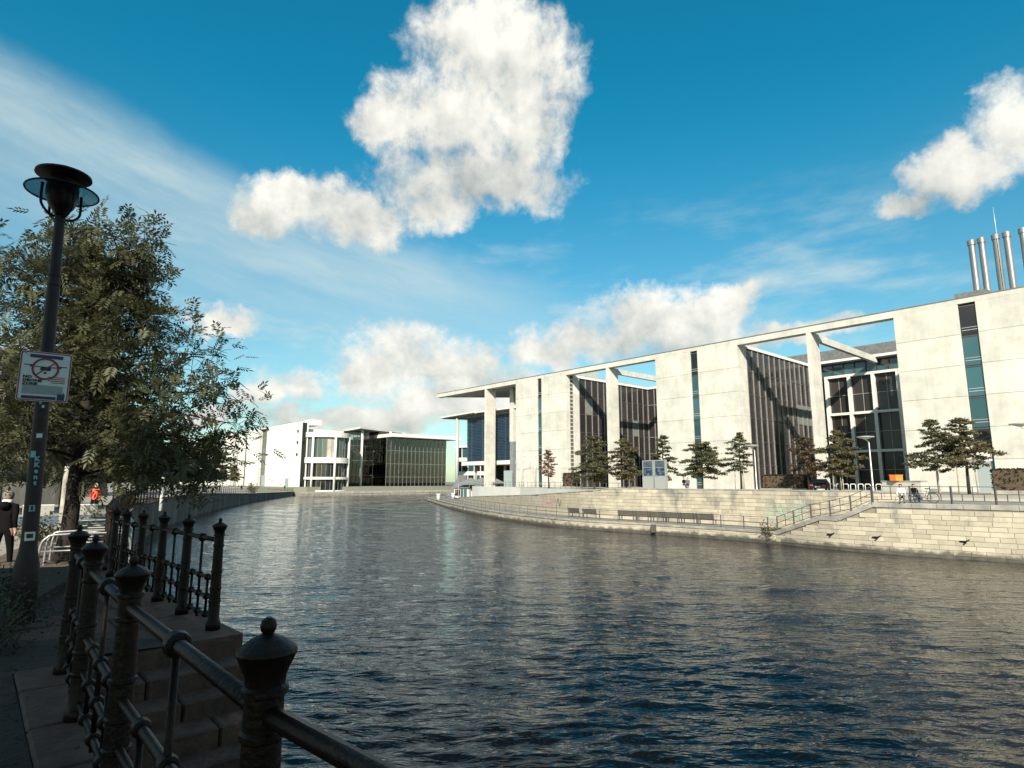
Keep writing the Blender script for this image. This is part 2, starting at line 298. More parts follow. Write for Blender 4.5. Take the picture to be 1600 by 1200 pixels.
class MB:
    def __init__(s): s.v = []; s.f = []; s.smooth = []; s.mi = []; s.cm = 0
    def add(s, vs_, fs, sm=False):
        o = len(s.v); s.v += [tuple(p) for p in vs_]; s.f += [[i+o for i in f] for f in fs]; s.smooth += [sm]*len(fs); s.mi += [s.cm]*len(fs)
    def box(s, a, b):
        x0,y0,z0 = a; x1,y1,z1 = b
        s.add([(x0,y0,z0),(x1,y0,z0),(x1,y1,z0),(x0,y1,z0),(x0,y0,z1),(x1,y0,z1),(x1,y1,z1),(x0,y1,z1)],
              [(3,2,1,0),(4,5,6,7),(0,1,5,4),(1,2,6,5),(2,3,7,6),(3,0,4,7)]); return s
    def obox(s, c, size, rz=0, tilt=None):
        hx,hy,hz = [d/2 for d in size]; Mx = Matrix.Rotation(rz,3,'Z')
        if tilt is not None: Mx = Mx @ tilt
        pts = [Vector(c)+Mx@Vector((sx*hx,sy*hy,sz*hz)) for sz in (-1,1) for sx,sy in ((-1,-1),(1,-1),(1,1),(-1,1))]
        s.add(pts, [(3,2,1,0),(4,5,6,7),(0,1,5,4),(1,2,6,5),(2,3,7,6),(3,0,4,7)]); return s
    def prism(s, poly, z0, z1):   # poly ccw list of (x,y); z0,z1 numbers or lists
        n = len(poly); Z0 = z0 if hasattr(z0,'__len__') else [z0]*n; Z1 = z1 if hasattr(z1,'__len__') else [z1]*n
        s.add([(p[0],p[1],Z0[i]) for i,p in enumerate(poly)]+[(p[0],p[1],Z1[i]) for i,p in enumerate(poly)],
              [list(range(n))[::-1], list(range(n,2*n))]+[[i,(i+1)%n,n+(i+1)%n,n+i] for i in range(n)]); return s
    def tube(s, pts, rad, n=8, caps=True, sm=True):
        pts = [Vector(p) for p in pts]; rad = rad if hasattr(rad,'__len__') else [rad]*len(pts)
        o = len(s.v); vs_ = []; fs = []
        up = None
        for i,p in enumerate(pts):
            d = (pts[min(i+1,len(pts)-1)]-pts[max(i-1,0)]).normalized()
            if up is None: up = d.orthogonal().normalized()
            up = (up-d*up.dot(d)); up = up.normalized() if up.length>1e-6 else d.orthogonal().normalized()
            w = d.cross(up)
            for k in range(n):
                a = 2*PI*k/n; vs_.append(p+(up*math.cos(a)+w*math.sin(a))*rad[i])
        for i in range(len(pts)-1):
            for k in range(n): fs.append([i*n+k,i*n+(k+1)%n,(i+1)*n+(k+1)%n,(i+1)*n+k])
        s.add(vs_, fs, sm)
        if caps:
            s.f += [[o+k for k in range(n)][::-1], [o+(len(pts)-1)*n+k for k in range(n)]]; s.smooth += [False]*2; s.mi += [s.cm]*2
        return s
    def lathe(s, prof, c=(0,0,0), n=16, sm=True, close=True):
        if sm:
            P2 = [prof[0]]
            for i in range(1, len(prof)-1):
                P2.append(prof[i]); a = (prof[i][0]-prof[i-1][0], prof[i][1]-prof[i-1][1]); b = (prof[i+1][0]-prof[i][0], prof[i+1][1]-prof[i][1]); la = math.hypot(*a); lb = math.hypot(*b)
                if la > 0 and lb > 0 and (a[0]*b[0]+a[1]*b[1])/(la*lb) < .86: P2.append(prof[i])
            prof = P2+[prof[-1]]
        vs_ = []; fs = []; m_ = len(prof)
        for r,z in prof:
            for k in range(n): a = 2*PI*k/n; vs_.append((c[0]+r*math.cos(a), c[1]+r*math.sin(a), c[2]+z))
        for i in range(m_-1):
            if prof[i] == prof[i+1]: continue
            for k in range(n): fs.append([i*n+k,i*n+(k+1)%n,(i+1)*n+(k+1)%n,(i+1)*n+k])
        o = len(s.v); s.add(vs_, fs, sm)
        if close:
            s.f += [[o+k for k in range(n)][::-1],[o+(m_-1)*n+k for k in range(n)]]; s.smooth += [False]*2; s.mi += [s.cm]*2
        return s
    def ball(s, c, r, n=10, m_=6, sz=1.0):
        prof = [(max(r*math.sin(PI*i/m_),.0005), -r*sz*math.cos(PI*i/m_)) for i in range(m_+1)]
        return s.lathe(prof, c, n)
    def mesh(s, name, mats):
        me = bpy.data.meshes.new(name); me.from_pydata(s.v, [], s.f)
        for mm in (mats if isinstance(mats,(list,tuple)) else [mats]): me.materials.append(MAT[mm])
        me.polygons.foreach_set('use_smooth', s.smooth)
        if any(s.mi): me.polygons.foreach_set('material_index', s.mi)
        me.update(); return me
    def build(s, name, mats, parent=None, loc=None, rz=0): return link(name, s.mesh(name, mats), parent, loc, rz)
def bevel_box(name, sx, sy, sz, bv, mt, jitter=0, seed=0):
    bm = bmesh.new(); bmesh.ops.create_cube(bm, size=1)
    rr = random.Random(seed)
    for v_ in bm.verts: v_.co = Vector((v_.co.x*sx+rr.uniform(-jitter,jitter), v_.co.y*sy+rr.uniform(-jitter,jitter), v_.co.z*sz+rr.uniform(-jitter,jitter)))
    if bv: bmesh.ops.bevel(bm, geom=bm.edges[:], offset=bv, segments=1, affect='EDGES')
    me = bpy.data.meshes.new(name); bm.to_mesh(me); bm.free(); me.materials.append(MAT[mt]); return me
CUBE = {}
def cube(mt):
    if mt not in CUBE: CUBE[mt] = MB().box((-.5,-.5,-.5),(.5,.5,.5)).mesh('box_'+mt, mt)
    return CUBE[mt]
def cb(name, mt, parent, a, b):   # shared unit box stretched between two corners
    return link(name, cube(mt), parent, [(a[i]+b[i])/2 for i in range(3)], scale=[max(abs(b[i]-a[i]),1e-3) for i in range(3)])
def npmesh(name, verts, faces, mt, smooth=False):
    me = bpy.data.meshes.new(name); nv = len(verts); nf, k = faces.shape
    me.vertices.add(nv); me.vertices.foreach_set('co', np.asarray(verts, np.float32).ravel())
    me.loops.add(nf*k); me.loops.foreach_set('vertex_index', faces.astype(np.int32).ravel())
    me.polygons.add(nf); me.polygons.foreach_set('loop_start', np.arange(0, nf*k, k, dtype=np.int32)); me.polygons.foreach_set('loop_total', np.full(nf, k, np.int32))
    me.polygons.foreach_set('use_smooth', np.full(nf, smooth, bool))
    me.update(calc_edges=True); me.validate(); me.materials.append(MAT[mt]); return me
def locate(x, y, z):   # where a sight line meets a level
    d = Vector((x-800, FPX*math.cos(TH)-(600-y)*math.sin(TH), FPX*math.sin(TH)+(600-y)*math.cos(TH))); k = (z-EYE)/d.z
    return Vector((d.x*k, d.y*k, z))
def polylen(pts): return [0]+list(np.cumsum([math.hypot(pts[i+1][0]-pts[i][0], pts[i+1][1]-pts[i][1]) for i in range(len(pts)-1)]))
def along(pts, L, s):
    s = min(max(s, 0), L[-1]-1e-6)
    i = max(0, int(np.searchsorted(L, s, side='right'))-1); f = (s-L[i])/(L[i+1]-L[i])
    p = Vector((pts[i][0]+(pts[i+1][0]-pts[i][0])*f, pts[i][1]+(pts[i+1][1]-pts[i][1])*f)); d = Vector((pts[i+1][0]-pts[i][0], pts[i+1][1]-pts[i][1])).normalized()
    return p, d
def offset_poly(pts, o):   # offset to the left of travel
    out = []
    for i,p in enumerate(pts):
        a = Vector(pts[max(i-1,0)][:2]); b_ = Vector(pts[min(i+1,len(pts)-1)][:2]); d = (b_-a).normalized(); out.append((p[0]-d.y*o, p[1]+d.x*o))
    return out
def catmull(pts, n=6):
    P = [Vector(p) for p in pts]; out = []
    for i in range(len(P)-1):
        p0,p1,p2,p3 = P[max(i-1,0)],P[i],P[i+1],P[min(i+2,len(P)-1)]
        for k in range(n):
            t = k/n; out.append(.5*((2*p1)+(p2-p0)*t+(2*p0-5*p1+4*p2-p3)*t*t+(3*p1-p0-3*p2+p3)*t**3))
    out.append(P[-1]); return out
ORD = ['first','second','third','fourth','fifth','sixth','seventh','eighth','ninth','tenth','eleventh','twelfth']

# ================================================================== setting: water, land
WZ = -2.6
def make_water():
    az_ = np.radians(np.concatenate([np.arange(-180,-54,4.0), np.arange(-54,54,.25), np.arange(54,180.01,4.0)]))
    r_ = 1.5*np.exp(np.arange(0, 760)*.0078); r_ = r_[r_ < 420]; r_ = np.concatenate([r_, [600, 1000, 2500]])
    A, Rr = np.meshgrid(az_, r_); X = Rr*np.sin(A); Y = Rr*np.cos(A); Z = np.zeros_like(X)
    sp = np.maximum(np.gradient(r_)[:,None], Rr*R(.25)); sp = np.where(np.abs(A) > R(54), Rr*.07, sp)
    g = np.random.default_rng(11)
    for i in range(74):
        lam = .17*(1.041**i) if i < 60 else g.uniform(2.5, 7)
        th = R(80)+g.normal(0, .42); k = 2*PI/lam; amp = lam*(.0135 if lam < .5 else .0085 if lam < .9 else .0042 if lam < 1.8 else .0022)*g.uniform(.5, 1.2)
        att = np.clip((lam/sp-2.2)/2.5, 0, 1)
        ph = k*(X*math.cos(th)+Y*math.sin(th))+g.uniform(0, 6.28)
        Z += att*amp*(np.sin(ph)+.25*np.cos(2*ph))
    # gusts: calmer and rougher patches
    gust = .75+.35*np.sin(X*.11+1.3*np.sin(Y*.05))*np.sin(Y*.07+.9)
    Z *= gust
    Z = np.clip(Z, -.3, .3)
    v_ = np.stack([X, Y, Z+WZ], -1).reshape(-1, 3); nr, na = X.shape
    i = np.arange(nr-1)[:,None]*na+np.arange(na-1)[None,:]
    f_ = np.stack([i, i+na, i+na+1, i+1], -1).reshape(-1, 4)[:, ::-1]
    o = link('river_water', npmesh('river_water', v_, f_, 'water', True)); props(o, kind='structure')
make_water()
bed = MB().prism([(-3000,-3000),(3000,-3000),(3000,3000),(-3000,3000)], -6.2, -6).build('river_bed', 'waterline_stone'); props(bed, kind='structure')

# ---- near stair frame: along the iron railing (a) and across it towards the river (p)
F3 = Vector((-2.95, 4.42)); FD = Vector((-.66, .75)).normalized(); FN = Vector((FD.y, -FD.x))
def NP(a, p): q = F3+FD*a+FN*p; return (q.x, q.y)
bank = [NP(-14,.15), NP(-6,.15), NP(2.0,.15), NP(2.0,1.65), NP(4.5,1.55), (-7.2,11.5), (-9.65,15.05), (-13.8,21.7), (-20.1,32.3), (-28.0,46.0), (-35.5,63), (-42.5,82), (-49,102), (-55,124), (-59.5,142), (-66,176), (-70.5,200)]
bz = [.56,.56,.56,.50,.50,.45,.38,.34,.30,.30,.36,.40,.10,-.35,-.70,-1.10,-1.35]
offs = [0, 1.3, 4, 9, 20, 45, 110, 400, 2500]
lv = []; lf = []
for (x, y), z in zip(bank, bz):
    for o_ in offs:
        k = min(1, o_/20); zi = z*(1-k)+.22*k
        if o_ <= 1.3: zi = z
        lv.append((x-o_, y+o_*.12-(o_*.6 if y < -2 else 0), zi))
no = len(offs)
for i in range(len(bank)-1):
    for j in range(no-1): lf.append([i*no+j, (i+1)*no+j, (i+1)*no+j+1, i*no+j+1])
mb = MB(); mb.add(lv, [f for f in lf if not (f[0]//no < 5 and f[0] % no < 3)], False); g_ = mb.build('left_bank_ground', 'paving'); props(g_, kind='structure')
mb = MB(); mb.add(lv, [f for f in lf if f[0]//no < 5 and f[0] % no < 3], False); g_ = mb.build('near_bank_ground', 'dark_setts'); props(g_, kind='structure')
# land behind the far bank, under the far building, and behind the viewer
far = MB().prism([(-70.5,200.3), W(181,1)[:2], W(181,420)[:2], W(1600,420)[:2], W(1900,-600)[:2], (-2600,512), (-2600, 513)], -7, .18)
o = far.build('far_bank_ground', 'far_ground'); props(o, kind='structure')
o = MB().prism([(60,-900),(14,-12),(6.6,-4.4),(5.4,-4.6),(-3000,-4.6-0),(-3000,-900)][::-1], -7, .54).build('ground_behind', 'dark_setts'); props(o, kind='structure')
# sunk soil bed along the promenade under the ash tree, dark setts by the stair
o = MB(); pts = [NP(-9,-.27), NP(1.62,-.27), NP(1.64,.16), NP(1.97,.16), NP(2.3,-.22), NP(4.6,-.22), (-7.3,10.4), (-8.4,12.0), (-10.2,11.6), (-9.6,5.0), (-5,-3)]
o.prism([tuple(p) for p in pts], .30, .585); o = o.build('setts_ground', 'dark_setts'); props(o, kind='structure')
o = MB().prism([(-8.2,11.9),(-9.9,14.9),(-13.6,20.6),(-15.2,20.4),(-11.8,14.2),(-10.2,11.8)], .2, .42).build('soil_bed', 'soil'); props(o, kind='structure')

# ---- right bank
Q = [(75,-8),(58,11),(44,24),(36,31.3),(30.4,36.5),(25.6,40.8),(24.4,42.0),(22.9,43.7),(22.2,44.8),(20.3,48.0),(17.6,51.6),(14.5,55.1),(11.9,57.8),(7.0,62.3),(3.5,67.6),(-1.2,77.4),(-5.8,91),(-9.7,104.7),(-13.7,120.6),(-18,139),(-20.4,149.5),(-19.5,155.5),(-15.5,160)]
iS = 9
PRZ = -1.7; PLZ = .95; PFZ = .72
prom_edge = catmull([Vector((*q,0)) for q in Q[iS:]], 4); prom_edge = [(p.x, p.y) for p in prom_edge]
prom_in = offset_poly(prom_edge, -4.2)
mb = MB(); n = len(prom_edge)
mb.add([(*p, PRZ) for p in prom_edge]+[(*p, PRZ) for p in prom_in], [[i, n+i, n+i+1, i+1][::-1] for i in range(n-1)])
o = mb.build('lower_promenade', 'promenade_paving'); props(o, kind='structure')
# terrace at the foot of the tall building's end, level with the promenade
o = MB().prism([prom_in[-1], prom_edge[-1], W(122,14)[:2], W(122,60)[:2], W(90,60)[:2], W(90,-3)[:2], prom_in[-6]], -4, PRZ-.004).build('end_terrace', 'promenade_paving'); props(o, kind='structure')
# upper plaza, platform and ramp
ret = [(p[0], p[1]) for p in prom_in]
def idx_near(pts, q): return min(range(len(pts)), key=lambda i: (pts[i][0]-q[0])**2+(pts[i][1]-q[1])**2)
ir = idx_near(ret, (10.6, 64.6))
plaza_front = [(12.6,66.5),(9.5,73),(7.5,83),(1.5,106),(-6.5,127),(-8.5,134)]
pl_in = offset_poly(Q[:8], -8.0)
poly = [W(-900,-40)[:2], (90,-8)]+[tuple(p) for p in pl_in[1:6]]+[(31.5,48.5),(27.5,51.5)]+[(ret[i][0]+.5, ret[i][1]+.4) for i in range(0, ir+1)]+plaza_front+[W(96,4)[:2], W(96,500)[:2], W(-900,500)[:2]]
o = MB().prism([tuple(p) for p in poly][::-1], -7, PLZ).build('upper_plaza', 'plaza_paving'); props(o, kind='structure')
plat = [tuple(q) for q in Q[:6]]+[(24.55,41.85)]
pin = [(78,-2),(63,17),(50,31)]+[tuple(p) for p in pl_in[3:5]]+[(33.5,47.6),(28.6,46.2),(27.2,44.2)]
pin = [tuple(p) for p in pl_in[0:6]]+[(31.5,48.45),(27.6,44.4)]
o = MB().prism((plat+pin[::-1])[::-1] if False else (plat+pin[::-1]), -5, PFZ).build('quay_platform', 'promenade_paving'); props(o, kind='structure')
# ramp beside the retaining wall, running down to the promenade's tip
RL = polylen(ret)
def ret_top(s):     # top of the retaining wall along its length
    sa = RL[ir]; total = RL[-1]
    xs = [0, sa-1, RL[idx_near(ret,(7.5,69.3))], RL[idx_near(ret,(3,78.6))], RL[idx_near(ret,(-5.5,105.7))], RL[idx_near(ret,(-9.6,121.6))], total]
    return float(np.interp(s, xs, [1.45,1.45,1.0,.45,-.40,-.95,-1.5]))
mb = MB(); ra = []; rb = []
nn = 24; s0, s1 = RL[ir], RL[idx_near(ret,(-12,132))]
PLl = polylen(plaza_front)
for k in range(nn+1):
    f = k/nn; p,_ = along(ret, RL, s0+(s1-s0)*f); q,_ = along(plaza_front, PLl, PLl[-1]*f); zt = ret_top(s0+(s1-s0)*f)-.12
    ra.append((p.x+.25, p.y+.1, zt)); rb.append((q.x+.1, q.y+.1, zt))
mb.add(ra+rb, [[i+1, i, nn+1+i, nn+2+i][::-1] for i in range(nn)])
o = mb.build('ramp', 'promenade_paving'); props(o, kind='structure')

# ---- masonry walls built of blocks
def block_wall(name, label, path, z0, ztop, rh, bl, depth, mt, core_mt='mortar_light', core_top=None, maxn=300, cat='wall', key=None, proud=.03, joined='sandstone_joined'):
    e = empty(name, (0,0,0), 0, label, cat)
    L = polylen(path); tot = L[-1]
    rnd_ = random.Random(3); protos = {}
    cand = []
    nr = 12
    for r in range(nr):
        z = z0+r*rh
        s = -bl*(.5 if r % 2 else 0)*1.0
        while s < tot:
            l_ = bl*rnd_.choice((.8, 1.0, 1.0, 1.25)); a, b_ = max(s, 0), min(s+l_, tot); s += l_
            if b_-a < .25: continue
            hh = min(rh, min(ztop(a), ztop(b_))-z)
            if hh < .09: continue
            pa,_ = along(path, L, a); pb,_ = along(path, L, b_)
            cand.append((a, b_, z, pa, pb, hh))
    key = key or (lambda c: -(c[3].length))
    cand.sort(key=lambda c: c[3].length)
    jm = MB()
    for q,(a, b_, z, pa, pb, hh) in enumerate(cand):
        d = (pb-pa); ln_ = d.length; rz = math.atan2(d.y, d.x); mid_ = (pa+pb)/2; nrm = Vector((d.y, -d.x)).normalized()*-1   # inland is right of travel
        inl = Vector((d.y, -d.x)).normalized(); pr = rnd_.uniform(-.012, .012)
        c_ = mid_+inl*(depth/2-proud+pr)
        if q < maxn:
            key_ = (round(ln_*5)/5, rnd_.randrange(2))
            if key_ not in protos: protos[key_] = bevel_box('block', key_[0]-.016, depth, rh-.014, .011, mt, .006, hash(key_) % 999)
            link('stone_block', protos[key_], e, (c_.x, c_.y, z+hh/2), rz, scale=(ln_/key_[0],1,hh/rh))
        else: jm.obox((c_.x, c_.y, z+hh/2), (ln_-.022, depth, hh-.02), rz)
    if jm.v: o = jm.build('far_stone_blocks', joined, e); o['kind'] = 'stuff'
    # backing core with the mortar face set back from the stones
    inner = offset_poly(path, -.035); outer = offset_poly(path, -.45)
    pts = []; steps = max(2, int(tot/1.0))
    mb = MB(); A_ = []
    for k in range(steps+1):
        s = tot*k/steps; p,_ = along(inner, polylen(inner), s/tot*polylen(inner)[-1]); q,_ = along(outer, polylen(outer), s/tot*polylen(outer)[-1]); zt = (core_top or ztop)(s)
        A_ += [(p.x,p.y,z0-2),(p.x,p.y,zt),(q.x,q.y,zt),(q.x,q.y,z0-2)]
    F_ = []
    for k in range(steps):
        for j in range(3): F_.append([k*4+j, (k+1)*4+j, (k+1)*4+j+1, k*4+j+1][::-1])
    mb.add(A_, F_); mb.build('core', core_mt, e)
    return e, L
# quay wall at the right with the stair cut into it
qp = [tuple(q) for q in Q[2:iS+1]]; QL = polylen(qp)
def sq(pt): return QL[idx_near(qp, pt)]
sa_, sb_, sc_, sd_ = sq((24.4,42.0)), sq((22.9,43.7)), sq((22.2,44.8)), sq((20.3,48.0))
def qtop(s): return float(np.interp(s, [0, sa_, sb_, sc_, sd_], [PFZ-.32, PFZ-.32, -.62, -.62, PRZ-.25]))
wall_q, _ = block_wall('quay_wall', 'pale sandstone quay wall of large blocks rising from the river beside the stair', qp, WZ+.18, qtop, .305, .92, .4, 'sandstone', core_top=lambda s: qtop(s)+.0, maxn=300)
# coping slabs on the quay wall and sloping stair string
mb = MB(); cprot = {}
def coping_run(parent, path, L, s0, s1, ln_, zt, h, w, over, mt, name='coping_stone'):
    s = s0
    while s < s1-.05:
        b_ = min(s+ln_, s1); pa,_ = along(path, L, s); pb,_ = along(path, L, b_); za, zb = zt(s), zt(b_); s = b_
        d = Vector((pb.x-pa.x, pb.y-pa.y, zb-za)); inl = Vector((d.y, -d.x, 0)).normalized(); L3 = d.length
        k_ = (round(L3*4)/4, h, w, mt)
        if k_ not in cprot: cprot[k_] = bevel_box('coping', k_[0]-.012, w, h, .02, mt)
        c_ = Vector(((pa.x+pb.x)/2,(pa.y+pb.y)/2,(za+zb)/2))+inl*(w/2-over)-Vector((0,0,h/2))
        o = link(name, cprot[k_], parent, c_, rot=(0,-math.atan2(d.z, math.hypot(d.x,d.y)),math.atan2(d.y,d.x)), scale=(L3/k_[0],1,1))
coping_run(wall_q, qp, QL, 0, sa_, 1.35, lambda s: PFZ+.02, .32, .6, .08, 'coping_stone')
coping_run(wall_q, qp, QL, sa_, sb_, 1.5, lambda s: float(np.interp(s,[sa_,sb_],[PFZ+.0,-.32])), .3, .55, .08, 'coping_stone')
coping_run(wall_q, qp, QL, sb_, sc_, 1.4, lambda s: -.32, .3, .55, .08, 'coping_stone')
coping_run(wall_q, qp, QL, sc_, sd_, 1.3, lambda s: float(np.interp(s,[sc_,sd_],[-.32,PRZ+.05])), .3, .55, .08, 'coping_stone')
# dark wet foot of the wall
def foot(parent, path, z0, z1):
    a = offset_poly(path, .05); b_ = offset_poly(path, -.3); n = len(path); m_ = MB()
    m_.add([(*p, z0) for p in a]+[(*p, z1) for p in a]+[(*p, z1) for p in b_], [[i, i+1, n+i+1, n+i] for i in range(n-1)]+[[n+i, n+i+1, 2*n+i+1, 2*n+i] for i in range(n-1)])
    return m_.build('wet_foot', 'waterline_stone', parent)
foot(wall_q, qp, -5, WZ+.17)
# stairs inside the quay wall (two flights and a landing)
st = empty('quay_stair', (*Q[8], PRZ), 0, 'stone stair climbing along the quay wall from the lower promenade to the platform', 'stairs')
def flight(s_lo, s_hi, z_lo, z_hi):
    nst = max(2, int(round((z_hi-z_lo)/.165)))
    for k in range(nst):
        a = s_lo+(s_hi-s_lo)*k/nst; b_ = s_lo+(s_hi-s_lo)*(k+1)/nst; pa,_ = along(qp, QL, a); pb,_ = along(qp, QL, b_)
        d = pb-pa; inl = Vector((d.y,-d.x)).normalized()*(-1 if s_hi < s_lo else 1); zt = z_lo+(z_hi-z_lo)*(k+1)/nst
        c_ = (pa+pb)/2+inl*1.75
        o = link('step', cube('coping_stone'), st, (c_.x-Q[8][0], c_.y-Q[8][1], (zt-PRZ)-.5), math.atan2(d.y,d.x), scale=(d.length, 2.5, 1.0))
flight(sd_, sc_, PRZ, -.35); flight(sb_, sa_, -.35, PFZ-.02)
pa,_ = along(qp, QL, sb_); pb,_ = along(qp, QL, sc_); d = pb-pa; inl = Vector((d.y,-d.x)).normalized(); c_ = (pa+pb)/2+inl*1.75
link('landing', cube('coping_stone'), st, (c_.x-Q[8][0], c_.y-Q[8][1], 1.35-.5), math.atan2(d.y,d.x), scale=(d.length+.3, 2.5, 1.0))
# low quay edge of the promenade
pe = prom_edge
wall_p, PEL = block_wall('promenade_quay', 'low pale stone quay edge under the railing of the lower promenade', pe, WZ+.2, lambda s: PRZ-.17, .345, 1.25, .4, 'sandstone', maxn=110)
foot(wall_p, pe, -5, WZ+.22)
coping_run(wall_p, pe, PEL, 0, PEL[-1], 1.6, lambda s: PRZ+.03, .19, .55, .1, 'coping_stone')
# retaining wall behind the promenade, prolonged beside the stair up to the platform
ret_full = [(29.2,46.2),(27.0,47.0),(25.2,48.6)]+ret[:idx_near(ret,(-11.5,131))]
RFL = polylen(ret_full); s_off = RFL[3]
def rtop(s): return ret_top(max(0, s-s_off))
wall_r, _ = block_wall('retaining_wall', 'long curved pale brick-like stone retaining wall behind the benches', ret_full, PRZ-.04, lambda s: rtop(s)-.1, .34, .95, .35, 'sandstone', core_top=lambda s: rtop(s)-.12, maxn=300)
coping_run(wall_r, ret_full, RFL, 0, RFL[-1], 1.8, rtop, .13, .5, .05, 'coping_stone')
# plaza wall behind the ramp
pw = empty('plaza_wall', (*plaza_front[0],0), 0, 'smooth pale wall above the ramp below the blue louvred building', 'wall')
for i in range(len(plaza_front)-1):
    a, b_ = Vector(plaza_front[i]), Vector(plaza_front[i+1]); d = b_-a; ns = max(1, int(d.length/4))
    for k in range(ns):
        pa, pb = a+d*k/ns, a+d*(k+1)/ns; c_ = (pa+pb)/2-Vector(plaza_front[0])
        link('panel', cube('white_render'), pw, (c_.x, c_.y, -.3), math.atan2(d.y,d.x), scale=(d.length/ns-.02, .3, 2.7))
# graffiti on the retaining wall
def wall_pts(s, z, out=.045):
    p, d = along(ret_full, RFL, s); n2 = Vector((-d.y, d.x)); return Vector((p.x+n2.x*out, p.y+n2.y*out, z))
def strokes(name, mt, parent, s0, strk, w=.05, sc=1.0, zb=-.9):
    m_ = MB()
    for st_ in strk:
        P = catmull([Vector((a,b_,0)) for a,b_ in st_], 5) if len(st_) > 2 else [Vector((a,b_,0)) for a,b_ in st_]
        for i in range(len(P)-1):
            a, b_ = P[i], P[i+1]; t = (b_-a).normalized(); nn_ = Vector((-t.y,t.x,0))*w
            q = [a-nn_, b_-nn_, b_+nn_, a+nn_]
            m_.add([wall_pts(s0-v_.x*sc, zb+v_.y*sc, .055) for v_ in q], [[0,1,2,3]])
    o = m_.build(name, mt, parent); return o
def s_of(xp):   # arc length where the wall meets a given bearing
    return min(np.linspace(0, RFL[-1], 2000), key=lambda s: abs((lambda p: math.atan2(p.x,p.y))(along(ret_full,RFL,s)[0])-math.atan2(xp-800, 950*.985)))
E1 = [[(.75,1.15),(.25,1.2),(.1,.9),(.35,.65),(.6,.62)],[(.35,.65),(.08,.4),(.2,.08),(.75,.1)]]
A1 = [[(.9,.05),(1.1,.75),(1.25,1.2),(1.45,.7),(1.6,.1)],[(1.0,.5),(1.5,.45)]]
S1 = [[(2.4,1.0),(2.1,1.2),(1.85,.95),(2.1,.65),(2.4,.4),(2.2,.08),(1.8,.15)]]
F1 = [[(2.8,.05),(2.75,.6),(2.85,1.2),(3.5,1.15)],[(2.75,.65),(3.3,.75)],[(3.3,.3),(3.0,.05),(2.7,.2)]]
o = strokes('graffiti', 'graffiti_teal', wall_r, s_of(1184), E1+A1+S1+F1, .032, 1.05, -1.0); o['label'] = 'teal graffiti letters on the retaining wall near the stair'
o = strokes('graffiti', 'graffiti_pink', wall_r, s_of(845), [[(0,.2),(.3,1.1),(.9,1.3),(1.3,.7),(.8,.2),(.2,.3)],[(1.5,.2),(1.7,1.1),(2.2,.4),(2.6,1.2),(2.9,.2)],[(.3,.8),(1.4,.6),(2.9,.9)]], .07, 1.25, -1.25); o['label'] = 'faded pink graffiti tag at the far end of the benches'
o = strokes('graffiti', 'graffiti_dark', wall_r, s_of(868), [[(0,.3),(.3,1.2),(.6,.4),(.9,1.1)]], .06, 1.1, -1.2)

# ---- left bank wall in stone panels with coping
lb = empty('left_bank_wall', (*bank[4], 0), 0, 'dark streaked stone bank wall curving away along the left side of the river', 'wall')
bp_ = bank[3:]; bpz = bz[3:]
sm = catmull([Vector((p[0],p[1],z)) for p,z in zip(bp_, bpz)], 8)
smp = [(p.x,p.y) for p in sm]; SML = polylen(smp)
def bankz(s): return float(np.interp(s, SML, [p.z for p in sm]))
s = 0
while s < SML[-1]-.5:
    ln_ = 1.5 if s < 60 else 2.6
    b_ = min(s+ln_, SML[-1]); pa,_ = along(smp, SML, s); pb,_ = along(smp, SML, b_); d = pb-pa; inl = Vector((-d.y, d.x)).normalized(); zt = bankz((s+b_)/2); c_ = (pa+pb)/2+inl*(.28+random.uniform(-.02,.02))-Vector(bank[4])
    link('stone_panel', cube('bank_wall'), lb, (c_.x, c_.y, (zt-.22-5)/2), math.atan2(d.y,d.x), scale=(d.length-.03, .6, zt-.22+5))
    o = link('coping_stone', cube('granite'), lb, (c_.x, c_.y, zt-.09), math.atan2(d.y,d.x), scale=(d.length-.015, .72, .24))
    s = b_

# ---- granite stair to the water in the foreground
bs = empty('bank_stair', (*NP(0,.8), 0), 0, 'dark granite stair going down to the water behind the near iron railing', 'stairs')
B0 = Vector(NP(0,.8))
def nbox(name, mt, a0, a1, p0, p1, z0, z1, bev=.02, jit=.004):
    me = bevel_box(name, abs(a1-a0)-.012, abs(p1-p0)-.012, z1-z0, bev, mt, jit, random.randrange(9999)); c_ = Vector(NP((a0+a1)/2,(p0+p1)/2))-B0
    return link(name, me, bs, (c_.x, c_.y, (z0+z1)/2), math.atan2(FD.y, FD.x))
for k in range(17):
    zt = .5-.175*(k+1); a1 = 2.02-.31*k; nb = 2
    cut = 1.0+.25*((k*37)%5-2)*.5
    nbox('step', 'granite', a1-.40, a1, .17, cut, zt-.42, zt, .018); nbox('step', 'granite', a1-.40, a1, cut, 1.66, zt-.42, zt, .018)
nbox('landing', 'granite_dark', -6.5, 2.02-.31*17, .17, 1.7, -3.2, -2.48)
for (p0,p1) in ((.17,.66),(.66,1.66)): nbox('landing_stone', 'granite', 1.98, 2.36, p0, p1, .10, .515, .03)
for i,(a0,a1) in enumerate(((2.36,3.1),(3.1,3.9),(3.9,4.6))):
    for (p0,p1) in ((-.2,.75),(.75,1.66)): nbox('landing_stone', 'granite', a0, a1, p0, p1, .15, .512, .02)
a = -7.0
while a < 1.55:
    l_ = random.choice((.8,.95,1.1)); nbox('coping_stone', 'granite', a, min(a+l_,1.62), -.27, .17, .25, .605, .02); a += l_
nbox('side_wall', 'granite_dark', -7, 2.36, .0, .155, -4, .26, 0, 0)

